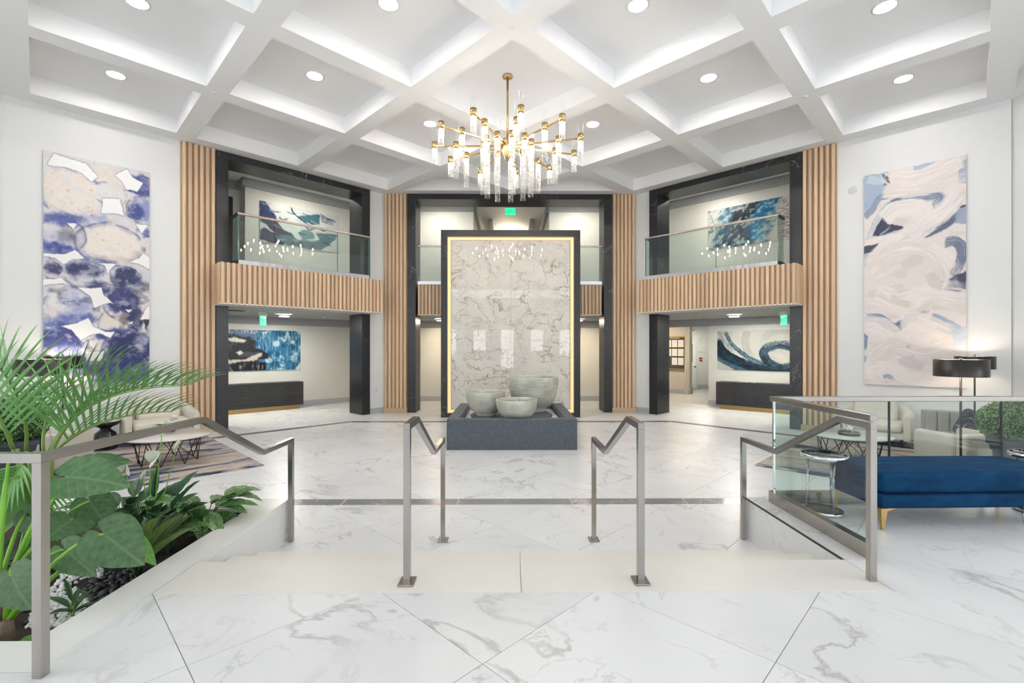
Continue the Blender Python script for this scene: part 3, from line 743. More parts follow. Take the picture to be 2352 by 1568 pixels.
# speckled celadon bowls with a bubbling jet
def bowlmat():
    m, nt, b = nmat('celadon_glaze')
    tc = N(nt, 'ShaderNodeTexCoord'); mp = N(nt, 'ShaderNodeMapping'); mp.inputs['Scale'].default_value = (2, 2, 34); L(nt, tc.outputs['Object'], mp.inputs['Vector'])
    n1 = N(nt, 'ShaderNodeTexNoise', Scale=1.6, Detail=4.0); L(nt, mp.outputs[0], n1.inputs['Vector'])
    n2 = N(nt, 'ShaderNodeTexNoise', Scale=4.0, Detail=4.0); L(nt, tc.outputs['Object'], n2.inputs['Vector'])
    ad = N(nt, 'ShaderNodeMath', operation='ADD'); L(nt, n1.outputs['Fac'], ad.inputs[0]); L(nt, n2.outputs['Fac'], ad.inputs[1])
    rp = ramp(nt, [(0.36, (0.35, 0.34, 0.265, 1)), (0.5, (0.50, 0.50, 0.425, 1)), (0.66, (0.63, 0.64, 0.58, 1))])
    hf = N(nt, 'ShaderNodeMath', operation='MULTIPLY'); hf.inputs[1].default_value = .5; L(nt, ad.outputs[0], hf.inputs[0]); L(nt, hf.outputs[0], rp.inputs[0])
    L(nt, rp.outputs[0], b.inputs['Base Color']); b.inputs['Roughness'].default_value = .3
    bp = N(nt, 'ShaderNodeBump', Strength=.25, Distance=.01); L(nt, n1.outputs['Fac'], bp.inputs['Height']); L(nt, bp.outputs[0], b.inputs['Normal'])
    return m
M['bowl'] = bowlmat()
M['water'] = simple('still_water', (0.20, 0.19, 0.15, 1), 0.02, spec=0.9)
M['clearwater'] = glassy('water_jet', (0.97, 0.98, 0.98, 1), 2.0)
def bowl(x, y, r, h, label, fat):
    b = empty('fountain_bowl', (x, y, bh-.07), label=label, cat='bowl', group='celadon fountain bowls')
    fr = r*.52
    pr = [(.001, 0), (fr, 0), (fr*1.02, h*.06), (fr*.99, h*.11), (r*.72, h*.20), (r*.87, h*.36), (r*.955, h*.58), (r*.995, h*.82), (r, h-.012), (r*.99, h), (r*.95, h), (r*.93, h-.02), (r*.92, h-.07)]
    MB().lathe(pr, 48).build('vessel', M['bowl'], b)
    MB().lathe([(.001, h-.05), (r*.925, h-.05)], 48).build('water', M['water'], b)
    j = MB().lathe([(.03, h-.05), (.022, h-.02), (.02, h+.02), (.018, h+.04), (.008, h+.055), (.001, h+.058)], 12)
    j.build('water_jet', M['clearwater'], b)
    MB().lathe([(.012, h-.06), (.012, h-.03), (.001, h-.03)], 12).build('nozzle', M['rail'], b)
bowl(.155, 8.36, .373, .37, 'low wide celadon bowl at the front of the basin', 1)
bowl(-.425, 8.93, .372, .46, 'medium celadon bowl at the left of the basin', 1)
bowl(.515, 9.50, .505, .70, 'tallest celadon bowl at the right rear of the basin', 1)

# ---------------------------------------------------------------- chandelier
CHX, CHY = -.008, 7.66
ZH = CAMZ + 3.31
ch = empty('chandelier', (CHX, CHY, ZR), label='large brass radial chandelier with bubbled glass tubes over the lobby', cat='chandelier')
zh = ZH - ZR
MB().lathe([(.001, 0), (.085, 0), (.085, -.028), (.06, -.04), (.001, -.042)], 28).build('canopy', M['brass'], ch)
MB().cyl((0, 0, -.04), (0, 0, zh+.14), .018, 12).build('rod', M['brass'], ch)
hub = MB().lathe([(.001, .14), (.03, .14), (.05, .12), (.095, .10), (.10, .06), (.10, -.05), (.085, -.09), (.06, -.16), (.03, -.24), (.001, -.25)], 20, (0, 0, zh)).build('hub', M['brass'], ch)
radii = [.40, .84, 1.19]
sock_me = MB().lathe([(.001, .055), (.047, .055), (.047, -.055), (.001, -.055)], 16).mesh('socket', M['brass'])
bulb_me = MB().lathe([(.014, 0), (.017, -.02), (.014, -.05), (.005, -.075), (.001, -.08)], 10).mesh('bulb', M['bulb'])
up_me = MB().lathe([(.001, 0), (.032, 0)], 10).mesh('added_fill_disc', M['added_fill_disc'])  # unseen glowing disc added on top of each socket to brighten the ceiling
tubes = []
for dn in (.80, .54, .30):
    up_ = MB().lathe([(.0425, .055), (.0425, .27)], 16).mesh('glass_tube_top', M['tube'])
    lo_ = MB().lathe([(.0425, -.05), (.0425, -dn), (.036, -dn-.004)], 16).mesh('glass_tube', M['tubebub'])
    tubes.append((up_, lo_))
NARM = 11
for k in range(NARM):
    a = math.radians(9.0 + k*360.0/NARM) - math.pi/2
    ca, sa = math.cos(a), math.sin(a)
    dz = (.012 if k % 2 else -.012)
    arm = MB().tube([(ca*.08, sa*.08, zh), (ca*1.19, sa*1.19, zh+dz)], .0155, 4, False).build('arm', M['brass'], ch)
    for q, r in enumerate(radii):
        loc = (ca*r, sa*r, zh + dz*r/1.2 + .01)
        so = link('socket', sock_me, ch, loc=loc)
        link('glass_tube_top', tubes[q][0], so); link('glass_tube', tubes[q][1], so)
        link('bulb', bulb_me, so, loc=(0, 0, -.055)); link('added_fill_disc', up_me, so, loc=(0, 0, .057))

# ---------------------------------------------------------------- recessed downlights
ring_me = MB().lathe([(.118, 0), (.125, -.006), (.145, -.004), (.147, 0)], 32).mesh('trim_ring', M['white'])
lens_me = MB().lathe([(.001, -.003), (.118, -.003)], 32).mesh('lens', M['down'])
vis = {(0, 4): 'in the far left coffer over the left tall painting', (1, 3): 'in the coffer in front of the left balcony', (2, 3): 'left behind the chandelier near the fountain wall',
       (3, 2): 'right behind the chandelier near the fountain wall', (3, 1): 'in the coffer in front of the right balcony', (4, 0): 'in the far right coffer over the right tall painting',
       (0, 3): 'cut by the photo top edge at far left', (1, 2): 'cut by the photo top edge left of chandelier', (2, 1): 'cut by the photo top edge right of chandelier', (3, 0): 'cut by the photo top edge at far right'}
for (i, j), ar in coffers.items():
    if ar < CW*CW*.98 or (i, j) in ((2, 2), (1, 4), (2, 4), (4, 1), (4, 2), (3, 3)): continue
    x, y = uv(U0+i*PITCH+CW/2, V0+j*PITCH+CW/2)
    if (i, j) not in vis: continue
    lab = 'round recessed downlight ' + vis[(i, j)] if (i, j) in vis else 'round recessed downlight in a coffer overhead, out of the picture'
    d = empty('downlight', (x, y, ZR), label=lab, cat='ceiling light', group='recessed coffer downlights' if (i, j) in vis else 'downlights out of the picture')
    link('trim_ring', ring_me, d); link('lens', lens_me, d)
# sprinkler covers on the beams
for px, py, lab in ((1176, 62, 'white sprinkler cover on the beam over the chandelier'), (494, 214, 'white sprinkler cover on the beam crossing at left'), (1850, 222, 'white sprinkler cover on the beam crossing at right')):
    d = ray(px, py); t = (ZC-CAMZ)/d.z
    o = MB().lathe([(.001, -.006), (.04, -.006), (.045, 0)], 20).build('sprinkler_cover', M['ceiling'], loc=(d.x*t, d.y*t, ZC)); tag(o, lab, 'sprinkler', 'ceiling sprinkler covers')

# ---------------------------------------------------------------- handrails
W_ = .038
def post(mb, x, y, z0, z1): return mb.box(x-W_/2, x+W_/2, y-W_/2, y+W_/2, z0, z1)
HZ = .905
def handrail(x, ynear, yfar, label, plates, group='stair handrails'):
    h = empty('handrail', (x, 2.98, ZU), label=label, cat='handrail', group=group)
    off = Vector((x, 2.98, ZU))
    post(MB(), 0, ynear-2.98, 0, HZ-W_/2+.001).build('post', M['steel'], h)
    post(MB(), 0, yfar-2.98, -ZU, HZ-ZU-W_/2+.001).build('post', M['steel'], h)
    MB().bar([(0, ynear-2.98-W_/2, HZ), (0, 0, HZ), (0, .72, HZ-ZU), (0, yfar-2.98+W_/2, HZ-ZU)], W_, W_).build('rail', M['steel'], h)
    if plates:
        for y, z in ((ynear, 0), (yfar, -ZU)):
            MB().rbox(-.045, .045, y-2.98-.055, y-2.98+.055, z, z+.01, .003, 1, False).build('base_plate', M['steel'], h)
    return h
handrail(-.585, 2.72, 4.21, 'left one of the two brushed steel handrails in mid-stairs', True)
handrail(.772, 2.72, 4.21, 'right one of the two brushed steel handrails in mid-stairs', True)
handrail(2.125, 2.72, 4.21, 'brushed steel handrail beside the glass guard', False)
hl = handrail(-1.935, 1.955, 4.19, 'brushed steel handrail turning along the planter, in the foreground', False)
MB().bar([(-W_/2, 1.955-2.98, HZ), (-3.4, 1.955-2.98, HZ)], W_, W_).build('rail', M['steel'], hl)
post(MB(), -3.4, 1.955-2.98, 0, HZ+W_/2).build('post', M['steel'], hl)

# glass guard of the raised floor
gg = empty('glass_guard', (GX, 4.10, ZU), label='frameless glass guard with steel top rail beside the blue bench', cat='glass railing')
MB().box(-.03, .03, -1.10, .03, 0, .10).build('base_shoe', M['steel'], gg)
MB().box(.03, 5.9, -.03, .03, 0, .10).build('base_shoe', M['steel'], gg)
MB().box(-.007, .007, -1.08, .0, .09, .89).build('glass_panel', M['glass'], gg)
xs = [.01, 1.02, 2.02, 3.4, 4.6, 5.9]
for i in range(5):
    MB().box(xs[i]+.005, xs[i+1]-.005, -.007, .007, .09, .89).build('glass_panel', M['glass'], gg)
for x in xs[1:-1]:
    MB().box(x-.005, x+.005, -.008, .008, .10, .89).build('panel_joint', M['black'], gg)
MB().box(-.008, .008, -.008, .008, .10, .89).build('panel_joint', M['chrome'], gg)
MB().rbox(-.026, .026, -1.13, .026, .89, .935, .004, 1, False).build('top_rail', M['steel'], gg)
MB().rbox(.026, 5.9, -.026, .026, .89, .935, .004, 1, False).build('top_rail', M['steel'], gg)
MB().box(-.012, .012, -1.10, -1.08, .84, .892).build('rail_bracket', M['black'], gg)

# ---------------------------------------------------------------- alcove fixtures
def alcove_light(F, s, d, z, label, warm=False, r=.13):
    o = empty('ceiling_disc_light', mat4=F @ Matrix.Translation((s, d, z)), label=label, cat='ceiling light')
    MB().lathe([(r+.03, 0), (r+.03, -.015), (r, -.03), (r-.01, -.05)], 24).build('housing', M['white'], o)
    MB().lathe([(.001, -.052), (r-.01, -.052)], 24).build('lens', M['gallery' if z > 3 else 'warmdisc' if warm else 'disc'], o)
alcove_light(FL, -2.0, 1.6, ZS0-.005, 'round surface light on the ceiling under the left balcony')
alcove_light(FR, 2.0, 1.6, ZS0-.005, 'round surface light on the ceiling under the right balcony')
alcove_light(FC, -2.1, 1.6, ZS0-.005, 'unseen disc light added at left to brighten the alcove behind the fountain wall', True)  # this pair is added out of view to light the rear alcove
alcove_light(FC, 2.1, 1.6, ZS0-.005, 'unseen disc light added at right to brighten the alcove behind the fountain wall', True)
alcove_light(FL, -4.3, 1.5, ZS0-.005, 'unseen disc light added behind the pillar to brighten the left alcove')  # extra pair kept behind the pillars, added to brighten the side alcoves
alcove_light(FR, 4.3, 1.5, ZS0-.005, 'unseen disc light added behind the pillar to brighten the right alcove')
alcove_light(FL, -1.2, 1.9, ZT, 'unseen disc light added to brighten the left upper gallery', r=.2)  # the four upper discs are unseen, added to light the galleries
alcove_light(FR, 1.2, 1.9, ZT, 'unseen disc light added to brighten the right upper gallery', True, r=.2)
alcove_light(FC, -2.2, 1.7, ZT, 'unseen disc light added at left to brighten the rear upper gallery', True, r=.2)
alcove_light(FC, 2.2, 1.7, ZT, 'unseen disc light added at right to brighten the rear upper gallery', True, r=.2)
alcove_light(FR, -2.6, 4.9, ZHL, 'warm round light on the hall ceiling by the notice board', True)
alcove_light(FR, -.7, 4.3, ZHL, 'warm round light on the hall ceiling past the doorway', True)
def detector(F, s, d, z, label):
    o = empty('smoke_detector', mat4=F @ Matrix.Translation((s, d, z)), label=label, cat='smoke detector')
    MB().lathe([(.001, -.05), (.03, -.05), (.05, -.035), (.06, -.012), (.065, 0)], 20).build('housing', M['white'], o)
    MB().lathe([(.001, -.056), (.02, -.056), (.022, -.05)], 16).build('sensor', M['base'], o)
alcove_light(Matrix.Identity(4), 7.75, 18.6, ZHL, 'disc light added to brighten the hall end in front of the door')  # added to brighten the hall end and its door
detector(FL, -.95, 1.6, ZS0-.005, 'small white smoke detector under the left balcony')
detector(FR, .95, 1.9, ZS0-.005, 'small white smoke detector under the right balcony')

def text_mesh(name, body, size, mat, parent, loc, rot, extrude=.001):
    cu = bpy.data.curves.new(name, 'FONT'); cu.body = body; cu.size = size; cu.align_x = 'CENTER'; cu.align_y = 'CENTER'; cu.extrude = extrude
    tmp = bpy.data.objects.new(name, cu); COL.objects.link(tmp); bpy.context.view_layer.update()
    me = bpy.data.meshes.new_from_object(tmp.evaluated_get(bpy.context.evaluated_depsgraph_get()))
    bpy.data.objects.remove(tmp, do_unlink=True); me.materials.clear(); me.materials.append(mat); me.name = name
    return link(name, me, parent, loc=loc, rot=rot)
def exit_sign(mat4, label, w=.30, h=.19):
    o = empty('exit_sign', mat4=mat4, label=label, cat='exit sign'); o.location = mat4.to_translation()
    MB().rbox(-w/2-.02, w/2+.02, -.03, .03, -.10, 0, .008, 2, False).build('housing', M['white'], o)
    MB().box(-w/2, w/2, -.006, .006, -.10-h, -.101).build('sign_panel', M['exit'], o)
    MB().box(-w/2-.008, w/2+.008, -.004, .004, -.112-h, -.10-h).build('panel_rim', M['acrylic'], o)
    text_mesh('lettering', 'EXIT', .15, M['exitdark'], o, (0, -.0085, -.10-h/2), (math.pi/2, 0, 0))
def sign_at(px, py, Y, rz):
    p = at(px, py, Y); return Matrix.Translation(p) @ Matrix.Rotation(rz, 4, 'Z')
p_ = FL.inverted() @ at(604, 712, 11.35)
exit_sign(Matrix.Translation((at(604, 716, 11.5).x, 11.5, ZS0-.005)) @ Matrix.Rotation(math.radians(92), 4, 'Z'), 'small green exit sign under the left balcony', .30, .24)
exit_sign(Matrix.Translation((at(1800, 716, 11.1).x, 11.1, ZS0-.005)) @ Matrix.Rotation(math.radians(-95), 4, 'Z'), 'small green exit sign under the right balcony', .30, .24)
exit_sign(Matrix.Translation((at(1172, 480, 14.6).x, 14.6, CAMZ+(800-478)/FPX*14.6+.10)), 'green exit sign hanging above the fountain wall', .31, .21)
MB().cyl((0, 0, 0), (0, 0, ZT-bpy.data.objects['exit_sign.002'].location.z), .008, 8).build('stem', M['white'], bpy.data.objects['exit_sign.002'])

# small crystal chandelier in the far upper hallway
sc_ = empty('crystal_chandelier', (.07, YA+3.3, ZT), label='small crystal chandelier in the hallway above the fountain wall', cat='chandelier')
MB().lathe([(.001, 0), (.10, 0), (.11, -.03), (.05, -.06), (.02, -.12), (.02, -.40)], 16).build('stem', M['chrome'], sc_)
MB().lathe([(.02, -.36), (.16, -.42), (.34, -.46), (.36, -.50), (.30, -.56), (.10, -.66), (.001, -.68)], 20).build('basket', M['bronze'], sc_)
for k in range(8):
    a = k*math.pi/4
    MB().lathe([(.02, 0), (.03, .04), (.02, .08), (.001, .09)], 8).build('candle_bulb', M['lampglow'], sc_, loc=(.33*math.cos(a), .33*math.sin(a), -.47))

# outlet, wall plates, speaker cover
o = empty('wall_outlet', mat4=FL @ Matrix.Translation((-.22, .018, .62)), label='white outlet plate on the wall strip beside the left portal', cat='outlet')
MB().rbox(-.035, .035, -.008, 0, -.06, .06, .003, 1, False).build('plate', M['white'], o)
for z in (-.025, .025): MB().lathe([(.001, 0), (.014, 0), (.014, .003), (.001, .003)], 12).build('socket', M['base'], o, loc=(0, -.008, z), rot=(math.pi/2, 0, 0))
d_ = FR.inverted(); r_ = ray(1958, 437); 
q0 = d_ @ Vector((0, 0, CAMZ)); q1 = d_.to_3x3() @ r_; tt = -q0.y/q1.y; hit = q0 + q1*tt
o = MB().lathe([(.001, .004), (.075, .004), (.08, 0)], 28).build('wall_speaker', simple('speaker_cover', (.66, .67, .66, 1), .6), mat4=FR @ Matrix.Translation((hit.x, -.001, hit.z)) @ Matrix.Rotation(math.pi/2, 4, 'X'))
tag(o, 'round pale speaker cover on the wall beside the right painting', 'speaker')

av = empty('air_vent', (at(540, 716, 10.9).x, 10.9, ZS0-.005), math.radians(45), 'dark air vent in the ceiling under the left balcony', 'vent')
MB().box(-.22, .22, -.22, .22, -.012, 0).build('vent_frame', M['white'], av)
for k in range(6): MB().box(-.19, .19, -.18+k*.065, -.145+k*.065, -.016, -.012).build('vent_slot', M['black'], av)
# ---------------------------------------------------------------- paintings (colour per vertex on a fine grid, computed here)
_rng = np.random.RandomState(3)
_lat = _rng.rand(256, 256)
def vnoise(x, y):
    xi = np.floor(x).astype(int); yi = np.floor(y).astype(int); fx = x-xi; fy = y-yi
    fx = fx*fx*(3-2*fx); fy = fy*fy*(3-2*fy)
    g = lambda a, b: _lat[b % 256, a % 256]
    return (g(xi, yi)*(1-fx)+g(xi+1, yi)*fx)*(1-fy)+(g(xi, yi+1)*(1-fx)+g(xi+1, yi+1)*fx)*fy
def fbm(x, y, o=5, seed=0):
    s = 0; a = .5; t = 0
    for k in range(o):
        s = s+a*vnoise(x*2**k+seed*17.3+k*5.1, y*2**k+seed*9.7+k*3.3); t += a; a *= .55
    return s/t
def sstep(a, b, x):
    t = np.clip((x-a)/(b-a), 0, 1); return t*t*(3-2*t)
def inpoly(X, Y, pts):
    m = np.zeros(X.shape, bool); n = len(pts)
    for i in range(n):
        x0, y0 = pts[i]; x1, y1 = pts[(i+1) % n]
        if y0 == y1: continue
        c = ((Y > min(y0, y1)) & (Y <= max(y0, y1))) & (X < (Y-y0)*(x1-x0)/(y1-y0)+x0); m ^= c
    return m
def blur(a, n=1):
    for _ in range(n):
        b = np.pad(a, 1, mode='edge'); a = (b[:-2, 1:-1]+b[2:, 1:-1]+b[1:-1, :-2]+b[1:-1, 2:]+2*b[1:-1, 1:-1])/6
    return a
class Art:
    def __init__(s, W, H, nx, ny, bg, seed=0):
        s.W, s.H, s.seed = W, H, seed
        s.X, s.Y = np.meshgrid(np.linspace(0, W, nx+1), np.linspace(0, H, ny+1))
        s.C = np.ones((ny+1, nx+1, 3))*np.array(bg, float)
    def over(s, m, col):
        m = np.clip(m, 0, 1)[..., None]; s.C = s.C*(1-m)+np.asarray(col, float)*m
    def warp(s, amp, sc, seed):
        return s.X+amp*(fbm(s.X/sc, s.Y/sc, 4, seed)-.5)*2, s.Y+amp*(fbm(s.X/sc+40, s.Y/sc, 4, seed+1)-.5)*2
    def blob(s, cx, cy, rx, ry, col, soft=.35, amp=30, sc=60, a=1.0, seed=0, rag=.5):
        X, Y = s.warp(amp, sc, s.seed+seed+cx*.013)
        d = np.sqrt(((X-cx)/rx)**2+((Y-cy)/ry)**2)+(fbm(s.X/(sc*.45), s.Y/(sc*.45), 4, seed+3+cx*.01)-.5)*rag
        s.over(a*(1-sstep(1-soft, 1+soft*.15, d)), col)
    def poly(s, pts, col, amp=4, sc=25, a=1.0, seed=0, streak=None, b=0, rim=None):
        X, Y = s.warp(amp, sc, s.seed+seed+pts[0][0]*.01)
        m = inpoly(X, Y, pts).astype(float)
        if rim is not None:
            r = np.clip(blur(m, 5)*1.6, 0, 1); s.over(r*(1-m)*rim[1]*(.5+fbm(s.X/20, s.Y/20, 3, 8)), rim[0])
        m = blur(m, b+1)
        s.over(m*a, col)
    def stroke(s, pts, w, cols, a=1.0, seed=0, bristle=1.0, dry=.25, amp=8):
        X, Y = s.warp(amp, 60, s.seed+seed)
        P = [np.array(p, float) for p in pts]; Q = []
        P = [2*P[0]-P[1]]+P+[2*P[-1]-P[-2]]
        for i in range(1, len(P)-2):
            for t in np.linspace(0, 1, 9)[:-1]:
                p0, p1, p2, p3 = P[i-1], P[i], P[i+1], P[i+2]
                Q.append(.5*((2*p1)+(-p0+p2)*t+(2*p0-5*p1+4*p2-p3)*t*t+(-p0+3*p1-3*p2+p3)*t**3))
        Q.append(P[-2])
        best = np.full(X.shape, 1e9); side = np.zeros(X.shape); al = np.zeros(X.shape); acc = 0
        for i in range(len(Q)-1):
            p, q = Q[i], Q[i+1]; d = q-p; l = math.hypot(*d)
            if l < 1e-6: continue
            t = np.clip(((X-p[0])*d[0]+(Y-p[1])*d[1])/(l*l), 0, 1)
            ex, ey = X-(p[0]+t*d[0]), Y-(p[1]+t*d[1]); dist = np.hypot(ex, ey)
            m = dist < best
            best = np.where(m, dist, best); side = np.where(m, dist*np.sign(ex*d[1]-ey*d[0]), side); al = np.where(m, acc+t*l, al); acc += l
        u = side/w
        br = fbm(u*9*bristle+seed*3.1, al/120.0, 4, seed+2)
        endfade = sstep(0, .06, al/acc)*(1-sstep(.75, 1.0, al/acc)*dry*3*(br < .55))
        m = (1-sstep(.78, 1.02, np.abs(u)+(br-.5)*.55))*np.clip(endfade, 0, 1)
        if len(cols) == 1: col = np.asarray(cols[0], float)
        else:
            k = np.clip((br-.25)/.5, 0, 1)[..., None]*(len(cols)-1); i0 = np.clip(np.floor(k).astype(int), 0, len(cols)-2); f = k-i0
            ca = np.array(cols, float); col = ca[i0[..., 0]]*(1-f)+ca[i0[..., 0]+1]*f
        s.over(m*a, col)
    def lin(s):
        c = np.clip(s.C, 0, 255)/255.0
        return np.where(c <= .04045, c/12.92, ((c+.055)/1.055)**2.4)

def canvasmat():
    m, nt, b = nmat('painted_canvas'); vc = N(nt, 'ShaderNodeVertexColor'); vc.layer_name = 'paint'
    L(nt, vc.outputs[0], b.inputs['Base Color']); b.inputs['Roughness'].default_value = .6; return m
def printmat():
    m, nt, b = nmat('painted_acrylic'); vc = N(nt, 'ShaderNodeVertexColor'); vc.layer_name = 'paint'
    L(nt, vc.outputs[0], b.inputs['Base Color']); b.inputs['Roughness'].default_value = .25; return m
M['canvas'] = canvasmat(); M['acrylicprint'] = printmat()
M['canvasedge'] = simple('canvas_edge', (.62, .60, .58, 1), .7)
def painting(F, x0, x1, z0, z1, d, th, art, mat, label, gain=1.0):
    col = art.lin()*gain; ny, nx = col.shape[0]-1, col.shape[1]-1
    p = empty('painting', mat4=F @ Matrix.Translation((x0, d, z0)), label=label, cat='painting')
    w, h = x1-x0, z1-z0
    MB().box(0, w, -th, -.001, 0, h).build('canvas', M['canvasedge'], p)
    gx, gz = np.meshgrid(np.linspace(0, w, nx+1), np.linspace(h, 0, ny+1))
    v = np.stack([gx, np.full(gx.shape, -th-.001), gz], -1).reshape(-1, 3)
    idx = np.arange((nx+1)*(ny+1)).reshape(ny+1, nx+1)
    f = np.stack([idx[:-1, :-1], idx[1:, :-1], idx[1:, 1:], idx[:-1, 1:]], -1).reshape(-1, 4)
    me = bpy.data.meshes.new('painted_face')
    me.vertices.add(len(v)); me.vertices.foreach_set('co', v.ravel())
    me.loops.add(f.size); me.loops.foreach_set('vertex_index', f.ravel())
    me.polygons.add(len(f)); me.polygons.foreach_set('loop_start', np.arange(0, f.size, 4)); 
    me.update(calc_edges=True)
    at_ = me.color_attributes.new('paint', 'FLOAT_COLOR', 'POINT')
    at_.data.foreach_set('color', np.concatenate([col.reshape(-1, 3), np.ones((col.shape[0]*col.shape[1], 1))], 1).astype(np.float32).ravel())
    me.materials.append(mat)
    link('painted_face', me, p)
    return p

# -- left tall watercolour: pebble shapes in cream and indigo with white star gaps (drawn in its own 660 x 1500 units)
def art_left():
    A = Art(660, 1500, 190, 430, (226, 218, 214), 1)
    cream, navy, deep, lav, grey, ink, white = (231, 221, 213), (58, 70, 132), (38, 46, 92), (164, 174, 212), (120, 122, 134), (52, 52, 64), (244, 243, 243)
    n = fbm(A.X/170, A.Y/170, 5, 3)[..., None]
    A.C = A.C*(1-.35*n)+np.array(lav)*(.35*n)
    B = A.blob
    B(160, 240, 200, 150, (232, 222, 214), .3); B(380, 90, 120, 60, (222, 214, 208)); B(390, 210, 130, 70, (220, 220, 222), .4)
    B(610, 110, 110, 80, navy, .3, a=.95); B(620, 270, 110, 110, (120, 132, 182), .5, a=.8); B(560, 300, 80, 60, navy, .45, a=.9)
    B(110, 420, 190, 60, (86, 100, 160), .6, a=.95); B(330, 385, 90, 40, (150, 158, 200), .6, a=.7); B(120, 520, 70, 70, (84, 82, 90), .7, a=.85); B(70, 570, 130, 90, (176, 182, 212), .5, a=.6)
    B(60, 620, 150, 55, (58, 74, 142), .5, a=.95); B(420, 540, 220, 140, (234, 224, 216), .3); B(630, 430, 60, 40, (88, 98, 150), .5)
    B(300, 680, 150, 55, (110, 118, 160), .7, a=.8); B(480, 640, 120, 40, (170, 160, 156), .8, a=.5); B(610, 610, 70, 40, (150, 138, 132), .8, a=.5)
    B(230, 740, 130, 70, deep, .45, a=.9); B(60, 740, 60, 60, (66, 70, 110), .5); B(250, 800, 120, 60, (196, 198, 212), .6, a=.7); B(330, 840, 90, 60, (58, 66, 106), .5, a=.9)
    B(500, 760, 110, 80, (46, 54, 92), .35, a=.95); B(620, 820, 90, 60, (92, 96, 120), .5, a=.85); B(560, 820, 60, 30, (176, 178, 190), .6, a=.7); B(470, 920, 130, 110, (52, 60, 112), .4, a=.95); B(560, 960, 110, 90, (40, 48, 98), .5, a=.9)
    B(630, 940, 60, 90, (230, 220, 212), .5, a=.9); B(80, 880, 70, 40, (120, 122, 136), .6, a=.8); B(70, 950, 110, 60, (228, 226, 226), .5); B(190, 960, 110, 110, (150, 160, 206), .5, a=.8); B(110, 1080, 170, 60, (88, 104, 172), .55, a=.9); B(250, 1050, 80, 50, (66, 84, 158), .6, a=.8)
    B(420, 1070, 110, 80, (224, 214, 206), .4); B(480, 1050, 60, 50, (116, 102, 106), .7, a=.8); B(400, 1160, 130, 60, (56, 72, 142), .45, a=.95); B(560, 1060, 60, 60, (48, 54, 88), .35); B(640, 1060, 34, 50, (46, 48, 60), .3)
    B(90, 1200, 160, 110, (46, 58, 124), .4, a=.95); B(130, 1260, 90, 50, (150, 152, 190), .7, a=.7); B(520, 1260, 190, 170, (36, 46, 96), .4, a=.97); B(600, 1200, 60, 80, (196, 198, 210), .6, a=.6); B(300, 1250, 90, 60, (200, 200, 206), .45); B(330, 1290, 70, 40, (120, 124, 140), .6, a=.7)
    B(40, 1300, 60, 60, (214, 206, 202), .6, a=.7); B(120, 1350, 200, 90, (58, 72, 140), .5, a=.9); B(470, 1410, 230, 110, (44, 56, 116), .45, a=.95); B(560, 1400, 70, 40, (150, 156, 190), .7, a=.6)
    # watercolour blooms
    f = fbm(A.X/60, A.Y/42, 5, 9); A.over(.30*sstep(.52, .75, f), (240, 236, 234)); f = fbm(A.X/75, A.Y/36, 5, 12); A.over(.35*sstep(.6, .72, f)*(A.Y > 650), (44, 48, 78))
    f = fbm(A.X/90, A.Y/60, 5, 15); A.over(.5*sstep(.62, .72, f), (216, 214, 222))
    # pebble outlines
    for cx, cy, rx, ry in ((160, 240, 195, 160), (390, 200, 120, 75), (400, 545, 225, 145), (90, 520, 160, 120), (620, 280, 120, 100), (230, 770, 120, 80), (500, 760, 100, 75), (470, 930, 125, 120), (150, 970, 150, 125), (420, 1080, 105, 90), (90, 1220, 170, 125), (300, 1250, 90, 62), (560, 1060, 58, 55), (520, 1280, 180, 160), (60, 740, 70, 70)):
        X, Y = A.warp(10, 80, cx); d = np.sqrt(((X-cx)/rx)**2+((Y-cy)/ry)**2); w = fbm(A.X/70, A.Y/70, 3, cx*.1)
        A.over(.5*np.exp(-((d-1)/.035)**2)*sstep(.4, .6, w), (66, 72, 112)); A.over(.35*sstep(.75, 1, d)*(d < 1)*sstep(.42, .6, w), (84, 94, 146))
    # gold flecks
    f = fbm(A.X/13, A.Y/13, 2, 21); A.over(.55*sstep(.74, .8, f)*((A.Y < 420) | (fbm(A.X/120, A.Y/120, 2, 5) > .6)), (214, 172, 112))
    stars = [[(428, 70), (503, 8), (548, 60), (613, 85), (580, 150), (500, 152), (470, 100)], [(353, 240), (460, 225), (488, 335), (418, 330), (338, 345)], [(563, 380), (653, 372), (608, 440)],
             [(0, 650), (128, 640), (183, 605), (238, 655), (168, 668), (113, 708), (68, 672), (0, 668)], [(523, 650), (588, 615), (618, 578), (663, 600), (663, 690), (588, 655)], [(318, 680), (388, 672), (438, 672), (403, 705), (380, 745), (363, 690)],
             [(0, 815), (68, 805), (98, 792), (133, 830), (58, 838), (0, 855)], [(196, 850), (278, 852), (343, 838), (358, 890), (413, 940), (348, 950), (298, 980), (273, 905)],
             [(98, 1105), (188, 1085), (263, 1045), (293, 1105), (368, 1135), (428, 1130), (398, 1175), (328, 1148), (268, 1158), (218, 1195), (158, 1125)], [(598, 1045), (638, 965), (663, 945), (663, 1040)],
             [(58, 10), (250, 30), (318, 100), (283, 145), (218, 95), (108, 82), (18, 92)], [(133, 440), (193, 435), (173, 472)], [(493, 978), (548, 975), (518, 1000)], [(513, 1075), (553, 1055), (538, 1080)], [(243, 1270), (358, 1262), (348, 1330), (248, 1330)]]
    for st_ in stars: A.poly(st_, white, 5, 40, 1.0, 3, rim=((54, 58, 96), .75))
    return A
painting(FL, -6.49, -5.05, 1.04, 5.10, -.001, .045, art_left(), M['canvas'], 'tall watercolour canvas of indigo and cream pebble shapes on the left wall')

